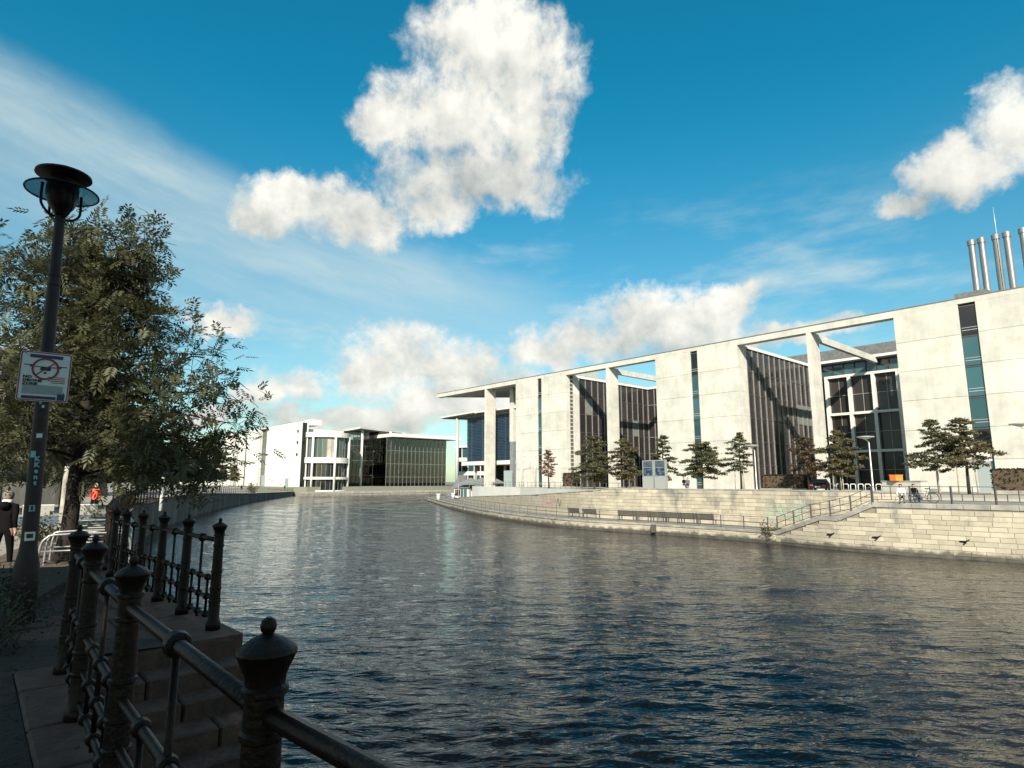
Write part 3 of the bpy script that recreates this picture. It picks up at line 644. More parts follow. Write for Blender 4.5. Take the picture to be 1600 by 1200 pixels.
# ================================================================== buildings (local axes: x = depth t, y = along s)
RZ = 22.0; TOPZ = 22.7; BZ = PLZ
def building(name, label, s=0): return empty(name, W(s,0,0), ROTB, label, 'building')
rows6 = [BZ+(RZ-BZ)*k/6 for k in range(7)]
def concrete_wall(e, s0, s1, t0, t1, z0, z1, rows=6, ncol=1, so=0, mt='concrete', face='front'):
    """cast panels with open joints in front of a solid backing"""
    cb('wall_core', 'mortar', e, (t0+.06, s0+.03-so, z0), (t1, s1-.03-so, z1-.01))
    for r in range(rows):
        za, zb = z0+(z1-z0)*r/rows, z0+(z1-z0)*(r+1)/rows
        for c in range(ncol):
            sa, sb = s0+(s1-s0)*c/ncol, s0+(s1-s0)*(c+1)/ncol
            cb('concrete_panel', mt, e, (t0+random.uniform(-.006,.006), sa+(.02 if c else 0)-so, za+.035), (t0+.3, sb-so, zb))
def return_wall(e, s, t0, t1, z0, z1, side, rows=6, so=0):
    for r in range(rows):
        za, zb = z0+(z1-z0)*r/rows, z0+(z1-z0)*(r+1)/rows
        cb('concrete_panel', 'concrete', e, (t0, s-so, za+.018), (t1, s+side*.08-so, zb))
def glass_wall_t(e, s, t0, t1, z0, z1, nc, nr, mt, so=0, mull='mullion', lit=None):
    """glazed wall in the plane s, running in depth t, seen from lower s: one pane per bay and storey"""
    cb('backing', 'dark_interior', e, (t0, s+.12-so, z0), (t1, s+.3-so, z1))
    for c in range(nc):
        a, b_ = t0+(t1-t0)*c/nc, t0+(t1-t0)*(c+1)/nc
        for r in range(nr):
            za, zb = z0+(z1-z0)*r/nr, z0+(z1-z0)*(r+1)/nr
            mm = mt
            if lit and (c, r) in lit: mm = 'lit_pane'
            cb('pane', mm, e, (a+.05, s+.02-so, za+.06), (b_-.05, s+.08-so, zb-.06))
    for c in range(nc+1):
        a = t0+(t1-t0)*c/nc; cb('mullion', mull, e, (a-.055, s-.15-so, z0), (a+.055, s+.01-so, z1))
    for r in range(nr+1):
        z = z0+(z1-z0)*r/nr; cb('transom', 'grey_iron', e, (t0, s-.04-so, z-.07), (t1, s+.015-so, z+.07))
def glass_wall_s(e, t, s0, s1, z0, z1, nc, nr, mt, so=0, mull='mullion', backing=True, mw=.07, md=.16, names=('pane','mullion','transom')):
    if backing: cb('backing', 'dark_interior', e, (t+.12, s0-so, z0), (t+.3, s1-so, z1))
    for c in range(nc):
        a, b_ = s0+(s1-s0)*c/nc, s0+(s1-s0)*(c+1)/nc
        for r in range(nr):
            za, zb = z0+(z1-z0)*r/nr, z0+(z1-z0)*(r+1)/nr
            cb(names[0], mt, e, (t+.02, a+.05-so, za+.05), (t+.08, b_-.05-so, zb-.05))
    for c in range(nc+1):
        a = s0+(s1-s0)*c/nc; cb(names[1], mull, e, (t-md, a-mw-so, z0), (t+.01, a+mw-so, z1))
    for r in range(nr+1):
        z = z0+(z1-z0)*r/nr; cb(names[2], mull, e, (t-md*.5, s0-so, z-mw*.9), (t+.012, s1-so, z+mw*.9))
def strip_window(e, s0, s1, z0, z1, n, so=0, mt='teal_glass', pier=0):
    cb('backing', 'dark_interior', e, (.35, s0-so, z0), (.5, s1-so, z1))
    for k in range(n):
        za, zb = z0+(z1-z0)*k/n, z0+(z1-z0)*(k+1)/n
        w_ = cb('window_pane', mt if k % 4 != 1 else 'dark_glass', e, (.17, s0+.03-so, za+.12), (.22, s1-.03-so, zb-.12))
        cb('window_transom', 'grey_iron', e, (.12, s0-so, zb-.12), (.3, s1-so, zb+.06)); sub_part(cb('window_sill', 'pale_metal', e, (.13, s0+.1-so, za+.62), (.165, s1-.1-so, za+.68)), w_)
        sub_part(cb('window_sill', 'pale_metal', e, (.13, s0+.1-so, za+.92), (.165, s1-.1-so, za+.97)), w_)

# ---- right building: concrete comb with two glazed courts and a long roof overhang
mh = building('concrete_office_building', 'large pale concrete building with tall open courts and flat roof along the right bank')
WALLS = [(-30,1.9,5),(3.6,9.9,1),(30.3,36.8,1),(38.1,44.4,1),(64.5,71.0,1),(72.2,78.4,1)]
for s0,s1,nc in WALLS: concrete_wall(mh, s0, s1, 0, 2.6 if s0 > 3 else 24, BZ, RZ, 6, nc)
for s in (9.9,): pass
for s,side in ((30.3,-1),(64.5,-1),(3.6,-1),(38.1,-1),(72.2,-1)):
    t1 = {30.3:2.5, 64.5:1.0}.get(s, .55); return_wall(mh, s, .004, t1, BZ, RZ, side)
for s in (9.9,44.4,78.4): return_wall(mh, s, .004, 2.55, BZ, RZ, 1)
for (a,b_,n) in ((1.9,3.6,6),(36.8,38.1,6),(71.0,72.2,6)): strip_window(mh, a, b_-.09, BZ, RZ-.3, n)
# solid wings behind the walls
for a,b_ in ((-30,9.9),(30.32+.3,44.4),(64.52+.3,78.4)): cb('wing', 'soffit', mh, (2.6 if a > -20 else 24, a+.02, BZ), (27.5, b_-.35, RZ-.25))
# roof band: long lintel over walls and open courts, with dark coping
cuts = [-30,9.9,30.3,44.4,64.5,78.4,106.5]
for i in range(len(cuts)-1):
    a,b_ = cuts[i],cuts[i+1]; open_ = i % 2 == 1
    n = max(1, int((b_-a)/7))
    for k in range(n):
        sa, sb = a+(b_-a)*k/n, a+(b_-a)*(k+1)/n
        cb('roof_beam', 'concrete', mh, (-.01, sa+.006, (RZ if not open_ else 21.75)+.002), (1.3 if open_ else 2.6, sb, TOPZ-.12))
cb('coping', 'coping', mh, (-.06, -30, TOPZ-.12), (1.5, 106.6, TOPZ))
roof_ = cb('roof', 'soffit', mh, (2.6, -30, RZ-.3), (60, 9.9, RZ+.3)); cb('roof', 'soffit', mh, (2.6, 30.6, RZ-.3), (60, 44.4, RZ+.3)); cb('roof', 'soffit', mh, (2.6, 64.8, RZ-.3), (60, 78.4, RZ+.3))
# blade columns and struts of the open courts
for s in (19.8, 54.24, 87.94):
    n = 6
    for r in range(n):
        za, zb = BZ+(21.75-BZ)*r/n, BZ+(21.75-BZ)*(r+1)/n
        cb('column', 'concrete', mh, (.02, s, za+.012), (2.6, s+.62, zb))
for s in (19.8, 54.24): cb('strut', 'concrete', mh, (1.3, s+.02, 20.9), (25.2, s+.58, 21.85))
# court A
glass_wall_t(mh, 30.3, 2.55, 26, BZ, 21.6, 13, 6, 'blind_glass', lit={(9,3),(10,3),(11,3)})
cb('eave', 'frame_white', mh, (2.52, 30.05, 21.6), (26.2, 30.6, 22.05))
glass_wall_s(mh, 26, 9.9, 30.3, 19.6, 21.7, 12, 1, 'teal_glass', mull='grey_iron')
cb('eave', 'frame_white', mh, (24.4, 9.9, 21.75), (26.4, 30.0, 22.15)); cb('eave_soffit', 'soffit', mh, (24.5, 10, 21.70), (26.3, 30, 21.75))
cb('roof_plant', 'coping', mh, (31, 5, 22.3), (44, 60, 25.2))
cb('backing', 'dark_interior', mh, (26.2, 9.9, BZ), (26.6, 30.2, 19.6))
FS = [27.9, 24.35, 20.75, 17.2, 13.6, 10.1]; FZ = [BZ, 6.9, 13.1, 19.4]
for i in range(len(FS)-1):
    for j in range(3):
        for a in range(2):
            for b_ in range(2):
                s0 = FS[i+1]+(FS[i]-FS[i+1])*a/2; s1 = FS[i+1]+(FS[i]-FS[i+1])*(a+1)/2; z0 = FZ[j]+(FZ[j+1]-FZ[j])*b_/2; z1 = FZ[j]+(FZ[j+1]-FZ[j])*(b_+1)/2
                cb('pane', 'blind_glass', mh, (26.02, s0+.05, z0+.05), (26.1, s1-.05, z1-.05))
        sm_ = (FS[i]+FS[i+1])/2; zm = (FZ[j]+FZ[j+1])/2
        cb('glazing_bar', 'mullion', mh, (25.93, sm_-.05, FZ[j]), (26.03, sm_+.05, FZ[j+1])); cb('glazing_bar', 'mullion', mh, (25.94, FS[i+1], zm-.05), (26.035, FS[i], zm+.05))
for s in FS: cb('frame_post', 'frame_white', mh, (25.2, s-.24, BZ), (25.95, s+.24, 19.4))
for z in FZ[1:]: cb('frame_rail', 'frame_white', mh, (25.22, FS[-1], z-.2), (25.93, FS[0]+.235, z+.2))
cb('frame_door', 'dark_glass', mh, (25.7, 25.3, 9.6), (25.9, 26.6, 11.2))
glass_wall_s(mh, 25.6, 28.25, 30.0, BZ, 19.4, 1, 6, 'dark_glass', mull='grey_iron', backing=False)
# court B
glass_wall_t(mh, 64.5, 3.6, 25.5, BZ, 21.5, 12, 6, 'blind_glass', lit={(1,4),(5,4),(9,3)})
return_wall(mh, 64.5, 1.9, 3.55, BZ, 21.5, -1)
for k in range(28): cb('lattice', 'pale_metal', mh, (1.05, 64.44, BZ+k*.74), (1.85, 64.50, BZ+k*.74+.25))
cb('backing', 'dark_interior', mh, (1.0, 64.6, BZ), (1.9, 64.75, 21.5))
cb('eave', 'frame_white', mh, (1.9, 64.2, 21.5), (25.6, 64.8, 21.95))
glass_wall_s(mh, 25.5, 44.4, 64.45, BZ, 21.5, 12, 6, 'blind_glass'); cb('eave', 'frame_white', mh, (25.2, 44.4, 21.5), (25.9, 64.2, 21.95))
# end with the blue louvred drum under the overhang
cb('roof_overhang', 'soffit', mh, (1.32, 78.42, 21.9), (7.5, 86.0, TOPZ-.14))
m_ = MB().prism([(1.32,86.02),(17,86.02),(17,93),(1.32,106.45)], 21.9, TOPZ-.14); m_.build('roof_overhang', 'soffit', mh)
cb('roof_edge', 'concrete', mh, (7.52, 78.4, 21.6), (8.1, 86, TOPZ-.1))
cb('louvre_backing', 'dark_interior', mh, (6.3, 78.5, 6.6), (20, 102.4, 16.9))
for k in range(30):
    z = 6.65+k*.342
    for a,b_ in ((78.5,86.4),(86.5,94.4),(94.5,102.4)): cb('louvre', 'blue_louvre', mh, (6.0-.07, a, z), (6.24, b_, z+.255))
for k in range(30): 
    z = 6.65+k*.342; cb('louvre', 'blue_louvre', mh, (6.3, 102.42, z), (19.9, 102.6, z+.255))
for s in (80.4,84.4,88.4,92.4,96.4,100.4): cb('louvre_post', 'teal_glass', mh, (5.85, s-.06, 6.6), (6.25, s+.06, 16.9))
cb('floor_ledge', 'white_render', mh, (4.9, 78.45, 5.7), (20, 103.0, 6.55))
cb('ceiling', 'soffit', mh, (6.0, 78.45, 16.92), (20, 102.6, 17.5))
m_ = MB().prism([(3.2,96.5),(16,96.5),(16,108),(5.0,112.5)], 17.55, 17.9); m_.build('lower_canopy', 'white_render', mh)
cb('lower_canopy', 'frame_white', mh, (4.0, 78.5, 17.56), (16, 96.4, 17.88))
m_ = MB().prism([(3.6,96.6),(15.6,96.6),(15.6,107.6),(5.3,111.6)], 17.36, 17.5); m_.build('canopy_soffit', 'soffit', mh)
MB().lathe([(.42,-2.6),(.42,17.3)], (5.2,105.2,0), 14).build('round_column', 'pale_metal', mh)
m_ = MB().prism([(4.4,103.2),(6.6,103.2),(6.6,107.6),(4.4,107.6)], -3, [3.5,3.5,-1,-1]); m_.build('sloped_fin', 'tent_grey', mh)
cb('pier', 'concrete', mh, (3.9, 83.6, 10.4), (4.6, 84.8, 21.85)); cb('pier', 'tent_grey', mh, (3.95, 83.65, BZ), (4.55, 84.75, 10.4))
cb('inner_wall', 'dark_interior', mh, (12, 78.5, -1.8), (12.4, 103, 5.7)); cb('inner_wall', 'dark_interior', mh, (7, 78.42, BZ), (26, 78.6, 21))
for s in (80,82.5,86.5,90,93.5,97,100.5): cb('ground_column', 'interior_pale', mh, (7, s-.22, BZ-3), (7.4, s+.22, 5.7))
for s in (79.2,83.0): cb('grey_panel', 'door_grey', mh, (3.0, s, BZ), (3.2, s+2.6, 4.3))
for (s,t,sx,sy,sz) in ((33.4,6,4,3,1.3),(68,6,6,4,1.2),(100,3.5,5,3,.9),(3.2,5.5,3.2,2.2,1.9),(4.9,6,3,2,1.5)): cb('roof_box', 'pale_metal' if s > 5 else 'coping', mh, (t, s-sx/2, RZ+.3), (t+sy, s+sx/2, TOPZ+sz))
cb('door', 'door_grey', mh, (.02, 2.25, BZ), (.3, 3.75, 4.3)); cb('door_surround', 'white_render', mh, (.03,2.1,4.3),(.32,3.85,5.6))
# flues on the roof
cyl = MB().lathe([(.36,22.2),(.36,31.0),(.44,31.0),(.44,31.6),(.34,31.6),(.34,31.0)], n=16, close=False).mesh('flue','steel_tube')
for s in (2.95,1.95,.55,-.5,-2.0): sub_part(link('flue', cyl, mh, (8, s, 0)), roof_)
sub_part(MB().lathe([(.05,22),(.04,33),(.015,35)], (7.6,.35,0), 6).build('antenna', 'pale_metal', mh), roof_)

# ---- far building on the other bank: same comb, with a round glazed corner, tall hall and canopy
SP = 185.0
pl = building('parliament_office_building', 'white concrete and glass building with flat canopy across the river bend', SP)
FB = -1.3; FR = 21.4; FT = 22.0
for a,b_,nc in ((185.6,215.4,4),(224,237.5,2),(255.5,272,2),(276,300,3),(318,340,2)): concrete_wall(pl, a, b_, 0, 2.6, .1, FR, 4, nc, SP, 'white_render')
for s in (224,255.5,276,318): return_wall(pl, s, .01, 2.4, .1, FR, -1, 4, SP)
for s in (215.4,237.5,272,300): return_wall(pl, s, .01, 2.4, .1, FR, 1, 4, SP)
concrete_wall(pl, 215.5, 219.6, 1.2, 2.4, .1, FR, 4, 1, SP, 'white_render')
for a,b_ in ((219.6,223.9),(272.1,275.9)): glass_wall_s(pl, 1.3, a, b_, .1, FR, 1, 6, 'green_glass', SP)
for a,b_ in ((237.6,255.4),(300.1,317.9)):
    glass_wall_t(pl, b_, 2.6, 22, .1, FR-.5, 8, 5, 'blind_glass', SP); glass_wall_s(pl, 22, a, b_, .1, FR-.5, 6, 5, 'blind_glass', SP)
    for r in range(4): cb('column', 'white_render', pl, (.02, a+9-SP, .1+r*5.32), (2.6, a+9.7-SP, .1+r*5.32+5.3))
for k in range(12):
    a, b_ = 185.3+k*12.9, 185.3+(k+1)*12.9; cb('roof_beam', 'white_render', pl, (-.01, a-SP+.006, FR+.002), (1.4, b_-SP, FT-.1))
cb('coping', 'coping', pl, (-.06, .2, FT-.1), (1.5, 155, FT))
for a,b_ in ((207,237),(256,300),(318.5,340)): cb('wing', 'white_render', pl, (2.65, a-SP, .1), (22, b_-SP-.5, FR-.2))
for (a,sx) in ((190,10),(226,8),(268,6)): cb('roof_box', 'white_render', pl, (5, a-SP, FR-.2), (9, a+sx-SP, FT+1.1))
# end wall with a dark vertical slot
cb('end_slot', 'dark_glass', pl, (.35, .12, FB), (1.9, .58, FR)); cb('end_wall', 'white_render', pl, (-.005, .1, FB), (.33, .6, FR)); cb('end_wall', 'white_render', pl, (1.92, .1, FB), (2.4, .58, FR)); cb('end_wall', 'white_render', pl, (-.003,.12,FR),(2.4,.6,FT-.1))
for z in (18.2,14.4,10.4): cb('wall_light', 'dark_interior', pl, (-.25, 2.2, z), (-.005, 3.0, z+.9))
cb('door', 'door_grey', pl, (-.12, 8.5, .1), (0, 11.5, 3.0)); cb('door', 'door_grey', pl, (-.12, 33, .1), (1.5, 34.3, 4.2))
cb('quay', 'coping_stone', pl, (-2.5, -7.0, -5), (75, 30, FB)); cb('quay_edge', 'coping_stone', pl, (-2.5, -7.15, FB-.75), (75, -7.0, FB+.02))
# round corner: slabs, columns and curved window bays
RC = (9.6, 2.0); RRr = 8.2
def arc_slab(r0, r1, z0, z1, a0, a1, n=18):
    m_ = MB(); P = [(RC[0]+r1*math.sin(a0+(a1-a0)*k/n), RC[1]-r1*math.cos(a0+(a1-a0)*k/n)) for k in range(n+1)]; Qq = [(RC[0]+r0*math.sin(a0+(a1-a0)*k/n), RC[1]-r0*math.cos(a0+(a1-a0)*k/n)) for k in range(n+1)]
    return m_.prism(P+Qq[::-1], z0, z1)
for z0,z1,mt in ((16.6,18.2,'white_render'),(8.0,9.8,'white_render'),(2.6,3.4,'white_render'),(FB,FB+.35,'white_render')): arc_slab(3.0, RRr, z0, z1, -1.35, 1.5).build('floor_slab', mt, pl)
for a in (-.95,-.02,.86,1.36):
    c_ = (RC[0]+(RRr-.15)*math.sin(a), RC[1]-(RRr-.15)*math.cos(a), 0); MB().lathe([(.38,FB),(.38,17)], c_, 12).build('round_column', 'white_render', pl)
nb = 14
for (z0,z1,mt) in ((FB+.35,2.6,'dark_glass'),(3.4,8.0,'dark_glass'),(9.8,16.6,'green_glass')):
    for k in range(nb):
        a0 = -1.4+2.9*k/nb; a1 = -1.4+2.9*(k+1)/nb; am = (a0+a1)/2; rr_ = RRr-1.1
        o = link('pane', cube('interior_pale' if (z0 > 9 and k in (5,6) ) else mt), pl, (RC[0]+rr_*math.sin(am), RC[1]-rr_*math.cos(am), (z0+z1)/2), am, scale=(rr_*(a1-a0)-.05, .06, z1-z0-.02))
        o = link('mullion', cube('mullion'), pl, (RC[0]+(rr_+.08)*math.sin(a0), RC[1]-(rr_+.08)*math.cos(a0), (z0+z1)/2), a0, scale=(.09, .14, z1-z0))
cb('core_block', 'dark_interior', pl, (3, 3, FB), (16.5, 20, 16.5))
cb('upper_roof', 'white_render', pl, (2.45, 3.0, 18.2), (16.5, 22, 19.6))
# hall: thin glass front in front of galleries
HT0, HT1, HS = 34.0, 61.0, 3.0
hr = 4; HZ0, HZ1 = FB, 18.2
for (T0, T1, HSx, hc, Z1) in ((17.0, 34.0, 13.0, 10, 20.7), (34.0, 61.0, 3.0, 15, 18.2)):
    for c in range(hc):
        a, b_ = T0+(T1-T0)*c/hc, T0+(T1-T0)*(c+1)/hc
        for r in range(hr):
            za, zb = HZ0+(Z1-HZ0)*r/hr, HZ0+(Z1-HZ0)*(r+1)/hr
            cb('pane', 'hall_glass', pl, (a+.05, HSx, za+.05), (b_-.05, HSx+.04, zb-.05))
    for c in range(hc+1):
        a = T0+(T1-T0)*c/hc; cb('mullion', 'mullion' if HSx < 5 else 'grey_iron', pl, (a-.05, HSx-.12, HZ0), (a+.05, HSx-.01, Z1))
    for r in range(1,hr): z = HZ0+(Z1-HZ0)*r/hr; cb('transom', 'mullion', pl, (T0, HSx-.08, z-.05), (T1, HSx-.005, z+.05))
for k in range(4):
    for r in range(hr): cb('pane', 'hall_glass', pl, (34.0, 3.05+k*2.5, FB+r*4.87), (34.04, 5.5+k*2.5, FB+r*4.87+4.8))
cb('hall_floor', 'interior_pale', pl, (17, 13.1, FB), (34, 30, FB+.02)); cb('recess_floor', 'coping_stone', pl, (17, 3, FB), (33.9, 13, FB+.03))
cb('hall_roof', 'white_render', pl, (34, -1.2, 18.25), (HT1+4, 30, 19.5)); cb('hall_floor', 'interior_pale', pl, (HT0, HS+.1, FB), (HT1, 30, FB+.02))
cb('hall_back', 'dark_interior', pl, (16.6, 24, FB), (HT1, 24.4, 18.2)); cb('hall_side', 'interior_pale', pl, (HT1-.3, HS+.1, FB), (HT1, 24, 18.2))
for z in (3.2,8.0,12.8):
    cb('gallery', 'interior_pale', pl, (34, 12, z), (HT1-.4, 23.9, z+.7)); cb('gallery', 'interior_pale', pl, (18, 17, z+1), (30, 23.9, z+1.5))
for t in (36,41,46,51,56): cb('gallery_column', 'interior_pale', pl, (t, 11.4, FB), (t+.5, 11.9, 18.2))
m_ = MB(); m_.tube([(37,10,1),(42,9,4.5),(47,10.5,8)], .5, 8); m_.tube([(58,10,2),(52,9,6),(46,10,10)], .5, 8); m_.build('hall_stair', 'interior_pale', pl)
for k,t in enumerate(np.linspace(19.5,59,26)):
    MB().box((t-.35,5+(k%3),FB+.02),(t+.35,5.7+(k%3),FB+random.uniform(.8,1.3))).build('cafe_seat', 'interior_pale' if k%2 else 'mullion', pl)
# canopy on slender columns
can = [(-55.1,220.7),(-43.6,248.5),(-56,262),(-70.5,242)]
def loc_pl(p): d = Vector(p)-Vector(W(SP,0,0)[:2]); return (d.x*VX+d.y*VY, d.x*UX+d.y*UY)
cl = [loc_pl(p) for p in can]
m_ = MB().prism(cl, 20.95, 21.55); can_o = m_.build('canopy', 'white_render', pl)
c0 = Vector(np.mean(np.array(cl), axis=0)); m_ = MB().prism([tuple(c0+(Vector(p)-c0)*.985) for p in cl], 20.75, 20.9); sub_part(m_.build('canopy_soffit', 'soffit', pl), can_o)
for px_ in ((-55.2,224.5),(-46.6,233.5)):
    t_,s_ = loc_pl(px_); MB().lathe([(.42,FB),(.42,20.75)], (t_,s_,0), 12).build('round_column', 'white_render', pl)
cb('upper_dark', 'dark_interior', pl, (34.1, 9, 19.5), (44, 24, 20.7))
# glazed link and low block beyond the hall
lk = empty('distant_office_building', (-13,262,0), R(-32), 'pale distant building with large windows seen between the hall and the blue louvres', 'building')
for k,z in enumerate((-1.5,4.5,10.5)):
    cb('floor_band', 'white_render', lk, (-14,0,z), (16,12,z+1.6))
    for c in range(9): cb('window', 'dark_glass' if (c+k)%3 else 'teal_glass', lk, (-13.8+c*3.3,.3,z+1.6), (-10.8+c*3.3,.5,z+6))
    for c in range(10): cb('pier', 'white_render', lk, (-14+c*3.3,.05,z+1.6), (-13.75+c*3.3,.6,z+6))
cb('roof', 'white_render', lk, (-14.5,-.5,16.5), (16.5,12,17.3))

# ================================================================== trees
def leaf_cloud(centres, spread, n_each, size, g, flat=.55, shape=.5, droop=0.0):
    """small folded leaf faces scattered round clump centres"""
    c_ = np.repeat(np.asarray(centres), n_each, axis=0); n = len(c_)
    sp = np.repeat(np.asarray(spread), n_each)[:,None]
    p = c_+g.normal(0, 1, (n,3))*sp*np.array([1,1,flat])
    d = g.normal(0, 1, (n,3)); d[:,2] = d[:,2]*.5-droop; d /= np.linalg.norm(d, axis=1, keepdims=True)
    w = np.cross(d, g.normal(0, 1, (n,3))+np.array([0,0,.8])); w /= np.linalg.norm(w, axis=1, keepdims=True)+1e-9
    s_ = size*g.uniform(.6, 1.35, (n,1)); up = np.cross(d, w)*s_*.12
    a = p-d*s_*.5; b_ = p+w*s_*shape*.5+up; c2 = p+d*s_*.5; e = p-w*s_*shape*.5+up
    v_ = np.stack([a,b_,c2,e], 1).reshape(-1,3); f_ = np.arange(n*4).reshape(-1,4); return v_, f_
def plaza_tree(name, label, loc, h, r, th, mt, seed, nb=46, leaf=.30, per=26, sparse=1.0, group=None, rz=0, top=.62, bark='bark', cat='tree', power=.75):
    g = np.random.default_rng(seed); e = empty(name, loc, rz, label, cat, group)
    tm = MB(); pts = []; 
    lean = g.normal(0, .015, 2)
    P = [Vector((lean[0]*z*z*.3+.03*math.sin(z*1.3+seed), lean[1]*z*z*.3, z)) for z in np.linspace(0, h*.96, 9)]
    r0 = .045+h*.011
    tm.tube(P, [r0*(1-.9*i/8)+.012 for i in range(9)], 7)
    cen = []; spr = []
    for i in range(nb):
        f = (i+g.uniform(0,.8))/nb; z = th+(h-th)*f*.98; azm = i*2.4+g.normal(0,.35)
        env = ((1-f)**power)*(min(1, .45+f*3.2)) if top else 1
        L = r*max(.14, env)*g.uniform(.52, 1.22)
        k = min(8, int(z/(h*.96)*8)); base = P[k].lerp(P[min(k+1,8)], z/(h*.96)*8-k) if k < 8 else P[8]
        up = .30*f-.05; tip = Vector((base.x+L*math.cos(azm), base.y+L*math.sin(azm), z+L*up-.10*L*(1-f)))
        midp = base.lerp(tip, .5)+Vector((0,0,.07*L))
        tm.tube([base, midp, tip], [r0*.34*(1-f*.5)+.008, r0*.2+.006, .006], 4)
        nc = max(2, int(L/.42))
        for q in range(nc):
            t = .28+.76*(q+.5)/nc; c_ = (base.lerp(midp, t*2) if t < .5 else midp.lerp(tip, t*2-1))
            cen.append((c_.x+g.normal(0,.10), c_.y+g.normal(0,.10), c_.z+g.normal(0,.06))); spr.append(.11+.17*L*(1-.5*t)*.5)
    for _ in range(4): cen.append((P[8].x+g.normal(0,.1), P[8].y+g.normal(0,.1), h*g.uniform(.93,1.0))); spr.append(.12)
    tm.build('trunk', bark, e)
    v_, f_ = leaf_cloud(cen, spr, max(3, int(per*sparse)), leaf, g, .36, .55, .25)
    link('crown', npmesh('crown', v_, f_, mt), e)
    return e
PT = [ # bearing pixel, level top, radius, height of lowest branches, leaf, label
 (857,'leaf_red',7.1,1.5,2.2,.55,'small young tree with rust red leaves near the flag posts',40,.75),
 (928,'leaf_green',8.9,3.0,1.4,1.0,'broad dense dark green tree, tallest beside the hedge block',58,.6),
 (978,'leaf_olive',8.1,2.7,1.6,1.0,'dense olive tree between the broad dark tree and the poster stand',52,.6),
 (1036,'leaf_green',8.3,2.2,1.6,.75,'thin green tree standing behind the poster stand',44,.75),
 (1097,'leaf_green',6.9,2.7,1.9,1.1,'compact rounded dark tree in front of the narrow window strip',50,.5),
 (1157,'leaf_green',8.0,2.2,2.6,.62,'slender layered green tree left of a disc lamp beside a stake frame',40,.85),
 (1262,'leaf_brown',7.0,2.1,2.0,.5,'sparse brownish tree beside the black parked car',44,.7),
 (1310,'leaf_olive',7.6,2.5,2.0,.85,'conical olive tree in front of the white window grid',46,.8),
 (1465,'leaf_green',8.2,2.3,2.4,.8,'layered green tree with pale thin trunk above the parked bicycle',46,.8),
 (1511,'leaf_olive',8.2,2.7,2.8,.8,'wide layered tree with a wooden stake frame near the grey door',48,.75)]
def on_line(xp, t):   # point on a line parallel to the facade at depth t, seen under a bearing
    k = (xp-800)/(FPX/math.cos(TH)*.985+ (0)); k = (xp-800)/960.0
    # X = k*Y ; X = P0x+UX s+VX t
    s = (k*(P0[1]+VY*t)-(P0[0]+VX*t))/(UX-k*UY); return W(s, t, PLZ)
TREEPOS = []
for i,(xp,mt,top,r,th,spz,lab,nb,pw_) in enumerate(PT):
    p = on_line(xp, -12 if i < 8 else -10.5); TREEPOS.append(p)
    plaza_tree('plaza_tree', lab, p, top-PLZ, r*1.18, th*.9, mt, 20+i, nb=int(nb*.78), leaf=.25, per=58, sparse=spz, power=pw_*.68, group='young trees on the plaza', bark='bark_pale' if i == 8 else 'bark')
# stake frames round young trunks
def stake_frame(p, label, h=2.4, w=1.0):
    e = empty('stake_frame', p, ROTB, label, 'tree support', 'wooden tree supports on the plaza')
    for a,b_ in ((-.3,-w/2),(-.3,w/2),(.5,0)): MB().tube([(a,b_,0),(a*.9,b_*.9,h)], .055, 6).build('stake', 'wood_stake', e)
    MB().box((-.36,-w/2-.1,h-.2),(-.24,w/2+.1,h-.06)).build('crossbar', 'wood_stake', e)
stake_frame(TREEPOS[9], 'wooden stake frame round the wide layered tree near the grey door', 3.3, 1.5)
stake_frame(TREEPOS[5], 'wooden stake frame round the slender layered tree', 2.6, 1.2)
stake_frame(TREEPOS[7], 'wooden stake frame round the conical olive tree by the window grid', 2.4, 1.0)
# far trees before the white building
for i,(s,t,h,r,lab) in enumerate(((221,-9,7.5,2.9,'small round far tree closest to the white building corner'),(231,-10,7.0,2.6,'second small far tree from the white building corner'),(243,-12,8.5,4.0,'wide far tree before the dark opening of the white building'),(262,-13,8.0,3.6,'far tree at the leaf tips of the ash before the white building'),(283,-14,8.5,4.2,'last far tree partly hidden by the ash leaves'),(330,-16,10,5,'tree at the far left end of the white building'))):
    plaza_tree('far_tree', lab, W(s,t,.2), h, r, 2.0, 'leaf_far', 60+i, nb=34, leaf=.55, per=24, group='small trees before the white building', power=.4)
# trees of the left bank behind the ash
for (x,y,h,r,th,mt,lab,sd_x,bk) in ((-17.8,24.6,8.2,3.2,3.0,'leaf_lit','sunlit tree with whitewashed trunk behind the bicycle stands',71,'bark_pale'),(-31,33,9.5,5.0,2.6,'leaf_lit','sunlit yellow green tree at the left edge behind the sign',72,'bark'),(-29.5,44,7.5,3.2,2.4,'leaf_green','dark tree beyond the person in the red jacket',73,'bark'),(-37,58,9,4.2,2.2,'leaf_far','tree on the left bank beyond the parasols',74,'bark'),(-52,75,11,5.5,2.2,'leaf_lit','tall tree far back on the left bank',75,'bark'),(-54,108,10,4.8,2.2,'leaf_far','tree at the bend of the left bank',76,'bark'),(-47,40,11,5,2.5,'leaf_green','dense tree at the far left beside the glass office block',77,'bark'),(-66,120,11,5,2.2,'leaf_green','dark tree on the far bank behind the ash',78,'bark')):
    plaza_tree('bank_tree', lab, (x,y,.22), h, r, th, mt, sd_x, nb=48, leaf=.42, per=34, power=.45, bark=bk, group='trees along the left bank')
